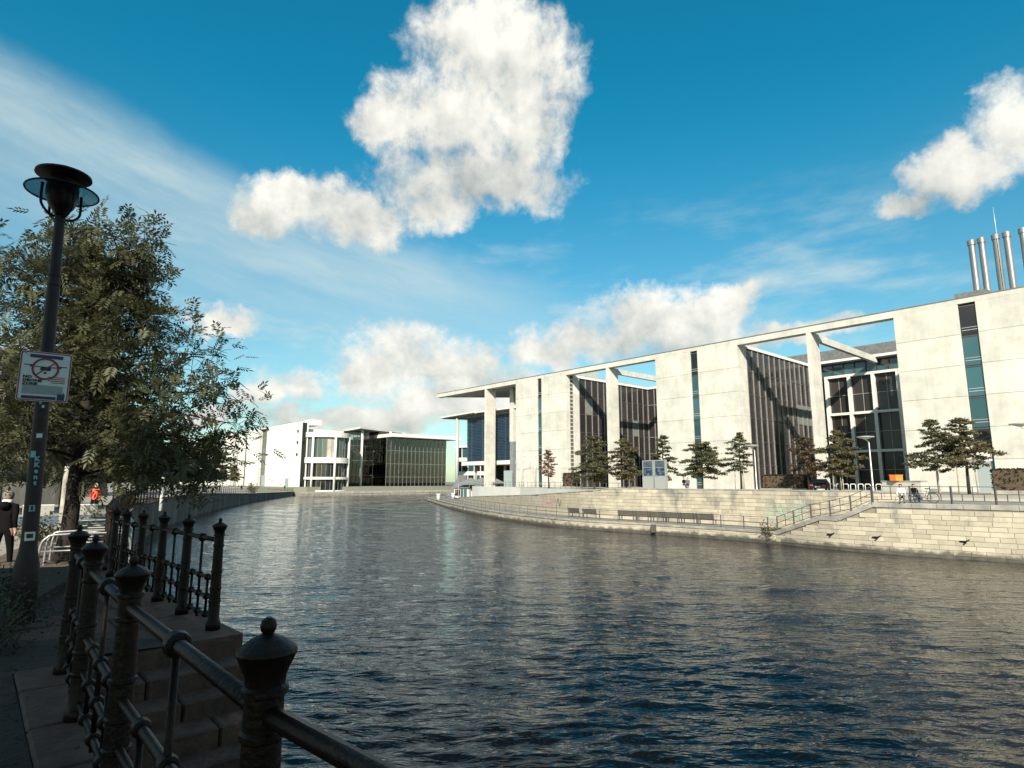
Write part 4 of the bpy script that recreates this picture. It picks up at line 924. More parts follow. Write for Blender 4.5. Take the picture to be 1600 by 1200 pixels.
# unseen trees added behind the viewer to shade the near bank
for (x,y,h,r,lab,sd_x) in ((-6.5,-6.5,15,5.2,'tall unseen tree added right behind the viewer for shade',82),(1.5,-9.0,14,5.0,'tall unseen tree added behind the viewer near the water for shade',83)):
    plaza_tree('shade_tree', lab, (x,y,.5), h, r, 9.8 if x < -10 else 3.6, 'leaf_dark', sd_x, nb=55 if x < -10 else 110, leaf=.7, per=26 if x < -10 else 55, power=.28, group='unseen trees added for shade')

# ---- ash tree with compound leaves, close by on the left
def ash(loc):
    g = np.random.default_rng(5); e = empty('ash_tree', loc, 0, 'large dark ash tree with feathery compound leaves overhanging the left bank', 'tree')
    tm = MB(); limbs = []
    trunk = [Vector((.02*math.sin(z*2), .03*math.sin(z*1.4), z))+Vector((.04*z,0,0)) for z in np.linspace(0, 7.6, 12)]
    tm.tube(trunk, [.215*(1-.085*i)+(.07 if i == 0 else 0) for i in range(12)], 12)
    def trunk_at(z): k = min(max(z/7.6*11,0),10.99); i = int(k); return trunk[i].lerp(trunk[i+1], k-i)
    starts = []
    for k in range(34):
        f = k/33; z = 2.3+5.2*f; a = k*2.4+.3*math.sin(k*1.7); side_ = .5+.5*math.cos(a)
        L = (3.9-2.6*f)*(.82+.22*math.sin(k*2.1))+(.35 if f < .45 else 0)*side_; starts.append((z, a, L, .06+.75*f*f+.10*math.sin(k*1.3)))
    starts += [(3.0,3.0,4.6,.12),(3.6,3.4,4.4,.2),(4.2,2.7,4.2,.3),(3.3,-.2,4.3,.14),(3.9,.35,3.7,.22),(4.8,-.1,3.1,.3),(2.7,2.5,4.4,.1)]
    starts += [(2.3,.15,3.4,.08),(2.5,-.35,3.9,.12),(2.2,.7,2.9,.08),(2.9,.05,4.2,.10),(6.6,2.7,2.6,.75),(6.0,3.3,3.1,.62),(5.4,2.9,3.4,.55),(4.6,3.2,3.9,.4),(7.3,.6,1.0,1.6)]
    nodes = []
    for z,a,L,up in starts:
        b_ = trunk_at(z); P = []
        for k in range(7):
            f = k/6; P.append(b_+Vector((L*f*math.cos(a+.25*math.sin(f*3+z)), L*f*math.sin(a+.25*math.sin(f*3+z)), L*up*f-.28*L*f*f*(.6 if up > .6 else 1)+.18*L*f)))
        tm.tube(P, [max(.010,.062*(1-.12*z*.5)*(1-f/6.6)) for f in range(7)], 6); nodes += [(p, k/6) for k,p in enumerate(P) if k >= (2 if L > 1.6 else 1)]
    cl_ = []
    for p,f in nodes:
        for _ in range(5 if f > .55 else 3):
            d = Vector(g.normal(0,1,3)); d.z = d.z*.75+.12; d.normalize(); L = g.uniform(.35,.95)*(1.1-.3*f); q = p+d*L+Vector((0,0,-.1*L))
            tm.tube([p, p.lerp(q,.5)+Vector((0,0,.06)), q], [.012,.008,.004], 4, caps=False); cl_.append((q, d))
    for k in range(12): q = trunk[-1]+Vector(g.normal(0,.45,3))+Vector((0,0,.4)); tm.tube([trunk[-1], q], [.02,.005], 4, caps=False); cl_.append((q, (q-trunk[-1]).normalized()))
    tm.build('trunk', 'bark', e)
    V = []; 
    for q,d in cl_:
        nl = int(g.integers(4, 8))
        for _ in range(nl):
            o = Vector(g.normal(0,.21,3)); r_ = Vector(d)*.55+Vector(g.normal(0,.8,3)); r_.normalize(); side = r_.cross(Vector((0,0,1))+Vector(g.normal(0,.35,3))); side.normalize(); nrm = side.cross(r_)
            Lr = g.uniform(.24,.40); b_ = q+o
            for j in range(9):
                f = (j//2+1)/4.6 if j < 8 else 1.0; sg = (1 if j % 2 else -1)
                dirv = (side*sg*.85+r_*.55).normalized() if j < 8 else r_
                base = b_+r_*Lr*f+Vector((0,0,-.10*Lr*f*f)); ll = g.uniform(.135,.195)*(1 if j < 8 else 1.1); ww = ll*.165
                wv = nrm.cross(dirv).normalized()*ww; mid_ = base+dirv*ll*.5; tip = base+dirv*ll+Vector((0,0,-.018))
                V += [base, mid_+wv, tip, mid_-wv]
    v_ = np.array([tuple(x) for x in V]); f_ = np.arange(len(v_)).reshape(-1,4)
    link('crown', npmesh('crown', v_, f_, 'ash_leaf'), e)
ash((-10.15, 14.2, .35)); ASH = [o for o in C.objects if o.name.startswith('ash_tree')][0]; ASH.scale = (.88,.88,.90)

# ---- shrubs and low plants
def shrub(name, label, loc, r, h, mt, seed, n=260, leaf=.12, cat='shrub'):
    g = np.random.default_rng(seed); e = empty(name, loc, 0, label, cat); tm = MB(); cen = []
    for i in range(14):
        a = g.uniform(0,6.28); q = Vector((r*g.uniform(.2,1)*math.cos(a), r*g.uniform(.2,1)*math.sin(a), h*g.uniform(.45,1))); tm.tube([(0,0,0), q*.5+Vector((0,0,.1*h)), q], [.014,.01,.004], 4)
        for f in (.5,.75,1): cen.append(tuple(q*f))
    tm.build('stem', 'hedge_twig', e); v_, f_ = leaf_cloud(cen, [r*.28]*len(cen), max(2, n//len(cen)), leaf, g, .8, .45); link('foliage', npmesh('foliage', v_, f_, mt), e)
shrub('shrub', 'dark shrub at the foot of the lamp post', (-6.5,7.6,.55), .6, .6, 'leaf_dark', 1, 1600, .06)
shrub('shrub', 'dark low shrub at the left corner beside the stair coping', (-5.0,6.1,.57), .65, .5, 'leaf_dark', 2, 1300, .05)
shrub('shrub', 'leafy shrub beside the bicycle stands behind the lamp', (-14.2,18.6,.22), .7, .95, 'leaf_green', 3, 700, .12)
shrub('shrub', 'tall green weed by the bank railing below the red jacket', (-14.9,22.0,.3), .5, .85, 'leaf_lit', 4, 600, .11)
shrub('shrub', 'low bush at the soil bed edge by the trunk of the ash', (-12.8,19.6,.3), .8, .9, 'leaf_dark', 8, 600, .12)
shrub('shrub', 'spiky plant growing at the foot of the quay stair', (20.1,48.6,-2.3), .65, 1.1, 'leaf_olive', 5, 420, .22)
shrub('shrub', 'small bush hanging over the far left bank wall', (-56.5,134,-.6), 1.5, 2.0, 'leaf_olive', 6, 400, .35)
g = np.random.default_rng(9); cen = [NP(a, p)+(.57,) for a,p in zip(g.uniform(-4,3.2,420), -.35-np.abs(g.normal(0,1.6,420)))]
v_, f_ = leaf_cloud([c_ for c_ in cen if c_[0] > -8.5], [.14]*len([c_ for c_ in cen if c_[0] > -8.5]), 14, .04, g, .2, .4)
v_[:,2] = np.maximum(v_[:,2], .59); o = link('ground_cover', npmesh('ground_cover', v_, f_, 'leaf_dark')); props(o, 'dark leaf litter and ground cover left of the stair coping', 'ground cover', kind='stuff')
def hedge(label, p, L, w, h, seed):
    e = empty('hedge', p, ROTB+PI/2, label, 'hedge'); g = np.random.default_rng(seed)
    MB().box((-L/2+.08,-w/2+.08,0),(L/2-.08,w/2-.08,h-.08)).build('twigs', 'hedge_twig', e)
    c_ = np.stack([g.uniform(-L/2,L/2,700), g.uniform(-w/2,w/2,700), g.uniform(0,h,700)], 1); ax = g.integers(0,3,700); sg = np.where(g.random(700)<.5,-1,1)
    for a,hh in ((0,L/2),(1,w/2)): c_[ax==a,a] = sg[ax==a]*hh
    c_[ax==2,2] = h
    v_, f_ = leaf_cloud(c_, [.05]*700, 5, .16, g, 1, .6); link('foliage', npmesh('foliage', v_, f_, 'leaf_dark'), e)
    MB().box((-L/2-.15,-w/2-.15,0),(L/2+.15,w/2+.15,.35)).build('planter', 'coping_stone', e)
hedge('clipped brown hedge in a planter left of the black parked car', on_line(1226,-9), 5.0, 1.6, 1.9, 1)
hedge('small clipped hedge block at the left edge of the dense dark tree', on_line(893,-8), 2.6, 1.6, 2.4, 2)
hedge('clipped hedge in a planter at the right edge', on_line(1600,-9), 4.6, 1.6, 2.3, 3)

# ================================================================== iron railings
def post_mesh(n=16):
    prof = [(.115,0),(.115,.075),(.10,.10),(.088,.115),(.088,.30),(.098,.308),(.098,.322),(.086,.33),(.084,.44),(.094,.448),(.094,.462),(.083,.47),(.080,.62),(.091,.628),(.091,.644),(.080,.652),(.076,.915),(.088,.922),(.088,.938),(.077,.946),(.077,1.03),(.092,1.036),(.092,1.052),(.078,1.06),(.082,1.085),(.108,1.125),(.120,1.145),(.116,1.155),(.07,1.178),(.034,1.190),(.022,1.193),(.030,1.203),(.033,1.215),(.027,1.230),(.010,1.238)]
    return MB().lathe([(r_*.69, z) for r_,z in prof], n=n).mesh('post', 'iron')
POST = post_mesh(20); POSTF = post_mesh(9)
def rail_mesh(r, rings, n=10):
    m_ = MB(); m_.tube([(0,0,0),(1,0,0)], r, n)
    return m_.mesh('rail','iron')
RAIL = rail_mesh(.024, ()); RAILF = rail_mesh(.020, (), 6)
COLLAR = MB().lathe([(.024,-.05),(.036,-.05),(.036,-.035),(.048,-.03),(.053,0),(.048,.03),(.036,.035),(.036,.05),(.024,.05)], n=12, close=False).mesh('collar','iron')
BAL = MB().tube([(0,0,0),(0,0,1)], .016, 8).mesh('baluster','iron')
def rail_bay(e, a, b_, detail=True):
    """bay between two posts: top rail, two middle rails and a foot rail, one tall baluster and two short ones"""
    d = b_-a; L = d.length; rz = math.atan2(d.y, d.x); sl = -math.atan2(d.z, math.hypot(d.x,d.y))
    for nm,z,k in (('top_rail',.985,1.15),('middle_rail',.545,.95),('middle_rail',.33,.85),('bottom_rail',.13,.85)):
        link(nm, RAIL if detail else RAILF, e, a+Vector((0,0,z)), rot=(0,sl,rz), scale=(L,k,k))
    for f,z0,z1 in ((.5,.06,.985),(.25,.10,.545),(.75,.10,.545)):
        p = a+d*f; bal = link('baluster', BAL, e, p+Vector((0,0,z0)), scale=(1,1,z1-z0))
        if detail:
            for z in ((.985,.545,.33,.13) if f == .5 else (.545,.33,.13)):
                sub_part(link('collar', COLLAR, e, p+Vector((0,0,z)), rot=(0,PI/2+sl,rz), scale=(1,1,1) if z > .9 else (.8,.8,.8)), bal)
near = empty('iron_railing', (*NP(0,0),0), 0, 'black cast iron railing with capped posts in the foreground above the stair', 'railing')
o0 = Vector((*NP(0,0),0))
pp = [Vector((1.55,-.15,.58)), Vector((.44,.78,.58)), Vector((-.69,1.81,.58)), Vector((-1.95,3.24,.58)), Vector((-2.95,4.43,.58)), Vector((-3.78,5.45,.58))]
for p in pp: link('post', POST, near, p-o0)
for a,b_ in zip(pp[:-1], pp[1:]): rail_bay(near, a-o0, b_-o0)
bankrail = empty('iron_railing', (*NP(2.75,1.5),0), 0, 'black cast iron railing following the left bank beyond the stair landing', 'railing')
o1 = Vector((*NP(2.75,1.5),0)); off = offset_poly(smp, .10); OL = polylen(off)
ss = .42; k = 0; prev = None
while ss < 62:
    p,_ = along(off, OL, ss); q = Vector((p.x, p.y, bankz(ss*SML[-1]/OL[-1])+.03)); near_ = ss < 12
    link('post', POST if near_ else POSTF, bankrail, q-o1)
    if prev: rail_bay(bankrail, prev-o1, q-o1, near_)
    prev = q; ss += 1.15 if ss < 30 else 1.9; k += 1
farrail = empty('iron_railing', (*along(off,OL,62)[0],0), 0, 'thin grey railing along the far left bank before the white building', 'railing'); o2 = Vector((*along(off,OL,62)[0],0))
thin = MB().box((-.035,-.035,0),(.035,.035,1.05)).mesh('thin_post','grey_iron'); RG = MB().tube([(0,0,0),(1,0,0)], .025, 5).mesh('thin_rail','grey_iron')
prev = None
while ss < OL[-1]-1:
    p,_ = along(off, OL, ss); q = Vector((p.x, p.y, bankz(ss*SML[-1]/OL[-1])+.03)); link('post', thin, farrail, q-o2)
    if prev:
        d = q-prev
        for z in (1.03,.72,.4): link('rail', RG, farrail, prev-o2+Vector((0,0,z)), rot=(0,-math.atan2(d.z,math.hypot(d.x,d.y)),math.atan2(d.y,d.x)), scale=(d.length,1,1))
    prev = q; ss += 2.0
def thin_railing(label, pts, sp_, h=1.05, rails=(1.02,.55,.18), w=.07, mt='grey_iron', rr=.022, sub=0):
    e = empty('steel_railing', pts[0], 0, label, 'railing'); o_ = Vector(pts[0]); L = [0]
    for a,b_ in zip(pts[:-1], pts[1:]): L.append(L[-1]+(Vector(b_)-Vector(a)).length)
    pm = MB().box((-w/2,-w/2,0),(w/2,w/2,h)).mesh('post', mt); rm = MB().tube([(0,0,0),(1,0,0)], rr, 5).mesh('rail', mt); bm_ = MB().box((-.018,-.018,0),(.018,.018,1)).mesh('bar', mt)
    n = max(1, int(round(L[-1]/sp_))); Q_ = []
    for k in range(n+1):
        s = L[-1]*k/n; i = min(int(np.searchsorted(L, s, side='right'))-1, len(pts)-2); f = (s-L[i])/(L[i+1]-L[i]); Q_.append(Vector(pts[i]).lerp(Vector(pts[i+1]), f))
    for q in Q_: link('post', pm, e, q-o_)
    for a,b_ in zip(Q_[:-1], Q_[1:]):
        d = b_-a
        for z in rails: link('rail', rm, e, a-o_+Vector((0,0,z)), rot=(0,-math.atan2(d.z,math.hypot(d.x,d.y)),math.atan2(d.y,d.x)), scale=(d.length,1,1))
        for j in range(1, sub+1):
            zt = rails[0] if j*2 == sub+1 else rails[1]
            link('bar', bm_, e, a+d*(j/(sub+1))-o_+Vector((0,0,rails[-1])), scale=(1,1,zt-rails[-1]))
    return e
edge = offset_poly(prom_edge, -.3)
thin_railing('thin steel railing along the river edge of the lower promenade', [(p[0],p[1],PRZ+.03) for p in edge[1:-2]], 2.1, rails=(1.03,.6,.2))
so = lambda s, off_=.25: (lambda p,d: Vector((p.x+d.y*off_, p.y-d.x*off_)))(*along(qp, QL, s))
thin_railing('steel railing on the quay platform above the block wall', [(*so(s), PFZ+.02) for s in np.linspace(0, sa_, 10)], 2.15, 1.12, (1.08,.62,.2), .09, sub=3)
thin_railing('sloping steel railing beside the quay stair', [(*so(sa_+.05), PFZ), (*so(sb_), -.32), (*so(sc_), -.32), (*so(sd_), PRZ+.05)], 1.5, 1.12, (1.08,.62,.2), .08, sub=1)
thin_railing('steel railing on the plaza wall above the ramp', [(p[0]+.3,p[1]+.3,PLZ) for p in plaza_front], 2.4, 1.0, (.98,.5), .06)
thin_railing('steel railing on the quay in front of the white building', [(*W(184-.5*k, -2.2-3.0*k)[:2], -1.2+.1*k) for k in range(8)], 2.2, 1.0, (.98,.5,.2), .06)

# ================================================================== lamp with sign
lp = empty('street_lamp', (-5.63,7.32,.58), 0, 'old style street lamp with double ring head on the left bank', 'street lamp')
def LZ(z): return z if z < 4.9 else 4.9+(z-4.9)*.84
def LP(prof): return [(r_*(.76 if z < 4.98 else .86), LZ(z)) for r_,z in prof]
MB().lathe(LP([(.165,0),(.165,.58),(.158,.66),(.122,.80),(.108,.92),(.100,2.2),(.088,4.0),(.084,4.02),(.094,4.03),(.094,4.06),(.084,4.07),(.082,4.14),(.092,4.15),(.092,4.18),(.080,4.19),(.074,4.86),(.084,4.87),(.084,4.90),(.072,4.91),(.072,4.97)]), n=20).build('pole', 'lamp_iron', lp)
MB().lathe(LP([(.072,4.95),(.085,5.0),(.13,5.08),(.15,5.10),(.19,5.20),(.205,5.30),(.205,5.42),(.19,5.43),(.20,5.46),(.17,5.50),(.17,5.60)]), n=24).build('lantern', 'iron', lp)
MB().lathe(LP([(.16,5.45),(.165,5.52),(.15,5.60)]), n=24, close=False).build('glass_ring', 'lamp_glass', lp)
MB().lathe(LP([(.16,5.56),(.30,5.585),(.355,5.60),(.35,5.63),(.26,5.67),(.16,5.72),(.10,5.735),(.01,5.74)]), n=28).build('cap', 'iron', lp)
MB().lathe(LP([(.205,5.40),(.45,5.33),(.452,5.345),(.205,5.415)]), n=32, close=False).build('glass_brim', 'lamp_glass', lp)
MB().tube([(.388*math.cos(a), .388*math.sin(a), LZ(5.338)) for a in np.linspace(0,2*PI,33)], .012, 6, caps=False).build('brim_rim', 'iron', lp)
for a in (2.75, -.40, 1.2, 4.3):
    P = [Vector((.84*r_*math.cos(a), .84*r_*math.sin(a), LZ(z))) for r_,z in ((.08,4.93),(.18,4.96),(.27,5.06),(.285,5.20),(.28,5.36))]; MB().tube(catmull(P,4), .016, 7).build('bracket', 'iron', lp); MB().ball((.235*math.cos(a),.235*math.sin(a),LZ(5.37)), .02, 8, 5).build('knob', 'iron', lp)
lp.rotation_euler = (0, R(-1.5), 0)
# stickers and scratched lettering on the pole, facing the path
face = math.atan2(-7.2, 5.8)
def on_pole(r, z, w, h, mt, name='sticker', da=0):
    r = r*.765+.002; w *= .8; m_ = MB(); n = 5
    A_ = [face+da+(k/n-.5)*w/r for k in range(n+1)]
    m_.add([(r*math.cos(a), r*math.sin(a), z+dz) for dz in (-h/2,h/2) for a in A_], [[k,k+1,n+2+k,n+1+k] for k in range(n)]); return m_.build(name, mt, lp)
on_pole(.1045,2.72,.085,.16,'sign_black'); on_pole(.1055,2.74,.05,.03,'sticker_white',da=-.1); on_pole(.1055,2.69,.06,.02,'sticker_white'); on_pole(.107,2.53,.085,.11,'sign_black'); on_pole(.108,2.55,.03,.04,'sticker_teal',da=-.25); on_pole(.108,2.50,.03,.03,'sticker_white',da=.1)
on_pole(.106,2.14,.115,.12,'sign_black'); on_pole(.107,2.15,.07,.05,'sticker_white'); on_pole(.111,1.40-.1,.07,.07,'sticker_teal',da=-.05); on_pole(.112,1.30,.03,.05,'sign_black',da=-.05); on_pole(.112,.98,.13,.10,'sticker_white'); on_pole(.113,.985,.08,.05,'sign_black'); on_pole(.107,1.93,.07,.075,'sticker_teal',da=-.55)
def text_mesh(name, body, size, mt, parent, loc, rot, align='LEFT', ext=.0015, shear=0, sx=1.0):
    cu = bpy.data.curves.new('txt', 'FONT'); cu.body = body; cu.size = size; cu.align_x = align; cu.extrude = ext; cu.shear = shear; cu.resolution_u = 2; cu.offset = size*.05
    to = bpy.data.objects.new('txt', cu); C.objects.link(to); dg = bpy.context.evaluated_depsgraph_get(); me = bpy.data.meshes.new_from_object(to.evaluated_get(dg)); bpy.data.objects.remove(to)
    me.materials.clear(); me.materials.append(MAT[mt]); o = link(name, me, parent, loc, rot=rot, scale=(sx,1,1)); return o
for k,ch in enumerate('KKent'): text_mesh('scratched_letter', ch, .075, 'sticker_teal', lp, (.086*math.cos(face), .086*math.sin(face), 1.85-.07*k), (PI/2, 0, face+PI/2), 'CENTER')
# no-drone sign
sg = empty('drone_sign', (-5.71+.092*math.cos(face), 7.32+.092*math.sin(face), .58+2.86), face+PI/2, 'small metal sign with red ring and NO DRONE ZONE lettering on the lamp post', 'sign')
SW, SH = .50, .60
def rrect(w, h, r, n=4):
    P = []
    for cx,cy,a0 in ((w/2-r,h/2-r,0),(-w/2+r,h/2-r,90),(-w/2+r,-h/2+r,180),(w/2-r,-h/2+r,270)):
        for k in range(n+1): a = R(a0+90*k/n); P.append((cx+r*math.cos(a), cy+r*math.sin(a)))
    return P
def plate(name, P, y0, y1, mt):   # outline in (x,z), thickness along y (front is -y)
    n = len(P); m_ = MB(); m_.add([(p[0],y0,p[1]) for p in P]+[(p[0],y1,p[1]) for p in P], [list(range(n)), list(range(n,2*n))[::-1]]+[[i,n+i,n+(i+1)%n,(i+1)%n] for i in range(n)]); return m_.build(name, mt, sg)
plate('backplate', rrect(SW,SH,.03), -.004, .004, 'sign_face'); 
def ringp(P, Pi, y, mt, name='border'):
    n = len(P); m_ = MB(); m_.add([(p[0],y,p[1]) for p in P]+[(p[0],y,p[1]) for p in Pi], [[i,(i+1)%n,n+(i+1)%n,n+i] for i in range(n)]); return m_.build(name, mt, sg)
ringp(rrect(SW-.01,SH-.01,.03), rrect(SW-.035,SH-.035,.022), -.006, 'sign_red')
circ = lambda r, cx=0, cz=0, n=36: [(cx+r*math.cos(2*PI*k/n), cz+r*math.sin(2*PI*k/n)) for k in range(n)]
def shp(name, P, mt, y=-.0075): n = len(P); m_ = MB(); m_.add([(p[0],y,p[1]) for p in P], [list(range(n))]); return m_.build(name, mt, sg)
rect = lambda x0,z0,x1,z1: [(x0,z0),(x1,z0),(x1,z1),(x0,z1)]
shp('header', rect(-.16,.225,.16,.265), 'sign_navy'); shp('footer', rect(-.20,-.275,.13,-.238), 'sign_navy'); shp('footer_mark', rect(.14,-.278,.215,-.20), 'sign_navy'); shp('small_print', rect(-.20,-.215,.19,-.105), 'sign_grey'); 
for k in range(4): shp('red_line', rect(.035+.03*(k%2),-.005-.022*k,.20,.004-.022*k), 'sign_red')
ringp(circ(.135,0,.095), circ(.112,0,.095), -.009, 'sign_red', 'ring'); c45 = math.sqrt(.5)
shp('slash', [(-.085,.03-.005),(-.075,.02-.005),(.085,.165),(.075,.175)], 'sign_red', -.0085)
shp('drone_body', rect(-.05,.075,.05,.115), 'sign_black', -.0070); shp('drone_arm', [(-.13,.112),(.13,.112),(.13,.122),(-.13,.122)], 'sign_black', -.0071); shp('drone_leg', rect(-.012,.035,.012,.06), 'sign_black', -.0070)
for sx_ in (-1,1): shp('drone_rotor', rect(min(sx_*.11,sx_*.21),.128,max(sx_*.11,sx_*.21),.138), 'sign_black', -.0072); shp('drone_motor', rect(sx_*.14-.012,.112,sx_*.14+.012,.132), 'sign_black', -.0073)
for k,wd in enumerate(('NO','DRONE','ZONE')): text_mesh('lettering', wd, .044, 'sign_black', sg, (-.205, -.0085, -.026-.041*k), (PI/2,0,0), sx=1.2)
for x_,z_ in ((-.2,.27),(.2,-.19)): MB().ball((x_,-.006,z_), .008, 6, 4).build('rivet','grey_iron', sg)

# ================================================================== street furniture
# bicycle stands on the left promenade
hoop = catmull([Vector((0,0,0)),Vector((.01,0,.55)),Vector((.10,0,.74)),Vector((.30,0,.80)),Vector((1.25,0,.80)),Vector((1.45,0,.74)),Vector((1.55,0,.55)),Vector((1.56,0,0))], 5)
HOOP = MB().tube(hoop, .024, 8).mesh('hoop','galvanised'); HBAR = MB().tube([(.03,0,.48),(1.53,0,.48)], .017, 6).mesh('crossbar','galvanised'); HFOOT = MB().lathe([(.06,0),(.06,.015),(.03,.02)], n=8).mesh('foot_plate','galvanised')
for k in range(9):
    f = k/8; p = Vector((-9.35,12.55,.32)).lerp(Vector((-13.6,19.6,.24)), f)
    lab = {0:'nearest galvanised bicycle stand beside the ash trunk',8:'farthest galvanised bicycle stand before the leafy shrub'}.get(k, f'{ORD[k]} galvanised bicycle stand counted from the ash trunk')
    e = empty('bicycle_stand', p, R(28), lab, 'bicycle stand', 'row of bicycle stands'); link('hoop', HOOP, e, (-.1,0,0)); link('crossbar', HBAR, e, (-.1,0,0)); link('foot_plate', HFOOT, e, (-.1,0,0)); link('foot_plate', HFOOT, e, (1.46,0,0))
# benches on the lower promenade, backs to the river
def bench(label, s, rz_off=0):
    p, d = along(ret, RL, s); q = p+Vector((-d.y, d.x))*1.2
    e = empty('bench', (q.x,q.y,PRZ), math.atan2(d.y,d.x), label, 'bench', 'dark benches on the lower promenade'); L = 2.15
    for k in range(3): MB().box((-L/2,-.25+.17*k,.42),(L/2,-.10+.17*k,.46)).build('seat_slat','wood_dark',e)
    for k in range(4): MB().obox((0,.28+.025*k,.50+.135*k), (L,.035,.12), 0, Matrix.Rotation(R(-10),3,'X')).build('back_slat','wood_dark',e)
    for x in (-L/2+.12, L/2-.12):
        MB().box((x-.03,-.25,0),(x+.03,-.19,.42)).build('leg','grey_iron',e); MB().box((x-.03,.22,0),(x+.03,.28,.42)).build('leg','grey_iron',e)
        MB().obox((x,.35,.7),(.05,.04,.62),0,Matrix.Rotation(R(-10),3,'X')).build('back_support','grey_iron',e)
def sbear(xp): return min(np.linspace(0, RL[-1], 3000), key=lambda s: abs((lambda p,d: (p.x-d.y*1.2)/(p.y+d.x*1.2))(*along(ret,RL,s))-(xp-800)/960.0))
for k,xp in enumerate((1098,1074,1050,1026,1003,981)):
    bench('dark bench of the group of six, '+('nearest to the stair' if k == 0 else f'{ORD[k]} from the stair'), sbear(xp))
for k,xp in enumerate((923,899)): bench('dark bench of the far pair, '+('nearer to the stair' if k == 0 else 'nearer to the pink graffiti'), sbear(xp))
# disc lamps
def disc_lamp(p, label, h=5.6, arm=-.35):
    e = empty('disc_lamp', p, 0, label, 'street lamp', 'disc lamps on the plaza')
    MB().lathe([(.09,0),(.09,.5),(.07,.52),(.055,h-1.3),(.042,h-1.28),(.042,h-.55)], n=10).build('pole','white_paint',e)
    MB().tube(catmull([Vector((0,0,h-.6)),Vector((arm*.2,-.05,h-.45)),Vector((arm*.9,-.1,h-.3)),Vector((arm,-.1,h-.1))],4), .028, 7).build('arm','white_paint',e)
    MB().lathe([(.12,-.22),(.35,-.14),(.78,-.02),(.82,.03),(.78,.07),(.3,.13),(.01,.15)], (arm,-.1,h), 24).build('disc','pale_metal',e)
disc_lamp(on_line(1362,-14), 'white disc lamp in front of the dark window grid'); disc_lamp(on_line(1181,-13), 'white disc lamp beside the slender layered tree', 5.3); disc_lamp(on_line(1612,-15), 'white disc lamp cut by the right edge', 6.0, -.5)
# flag posts with arms on the plaza before the wall
for xp,lab,h in ((815,'thin flag post with arm, left of the two before the wall',5.6),(836,'thin flag post with arm, right of the two before the wall',5.7)):
    e = empty('flag_post', on_line(xp,-3), ROTB+PI/2, lab, 'post', 'thin posts before the wall'); MB().lathe([(.07,0),(.05,h)], n=8).build('pole','pale_metal',e); MB().tube([(0,0,h),(-2.6,0,h+.55)], .035, 6).build('arm','pale_metal',e)
# poster stand
ps = empty('poster_stand', on_line(1023,-16), ROTB+PI/2, 'pair of grey advertising stands with dark blue posters before the thin tree', 'poster stand')
for sx_ in (-1,1):
    c_ = sx_*.92
    MB().box((c_-.82,-.28,0),(c_+.82,.28,1.75)).build('base','stand_grey',ps); MB().box((c_-.86,-.16,1.77),(c_+.86,.16,3.85)).build('case','stand_grey',ps)
    MB().box((c_-.72,.165,1.87),(c_+.72,.175,2.9)).build('poster','poster_blue',ps); MB().box((c_-.72,.165,2.96),(c_+.72,.175,3.75)).build('poster','poster_dark',ps)
    MB().box((c_-.72,-.175,1.87),(c_+.72,-.165,2.9)).build('poster','poster_blue',ps); MB().box((c_-.72,-.175,2.96),(c_+.72,-.165,3.75)).build('poster','poster_dark',ps)
# concrete block with orange crate
def rotbox(name, label, cat, p, size, rz, mt, bev=.03):
    o = link(name, bevel_box(name, *size, bev, mt), None, (p[0],p[1],p[2]+size[2]/2), rz); return props(o, label, cat)
pb = on_line(1411,-19); e = empty('concrete_block', (pb.x,pb.y,PFZ), ROTB+PI/2-.25, 'long pale concrete block bench on the platform under the orange crate', 'block'); cb('body','concrete_edge',e,(-1.7,-.5,0),(1.7,.5,1.15)); cb('seat_ledge','coping_stone',e,(-1.9,.52,-.23),(1.9,1.1,.22)); cb('top_slab','coping_stone',e,(-1.75,-.55,1.15),(1.75,.55,1.25)); e.location.z = PLZ
cr = empty('orange_crate', (pb.x-.6,pb.y+.1,PLZ+1.25), .3, 'bright orange plastic crate on the long concrete block', 'crate')
for a,b_ in (((-.42,-.3,0),(.42,-.26,.5)),((-.42,.26,0),(.42,.3,.5)),((-.42,-.26,0),(-.38,.26,.5)),((.38,-.26,0),(.42,.26,.5))): cb('side','orange',cr,a,b_)
cb('base','orange',cr,(-.38,-.26,0),(.38,.26,.04)); cb('rim','orange',cr,(-.45,-.33,.46),(.45,-.302,.52)); cb('rim','orange',cr,(-.45,.302,.46),(.45,.33,.52))
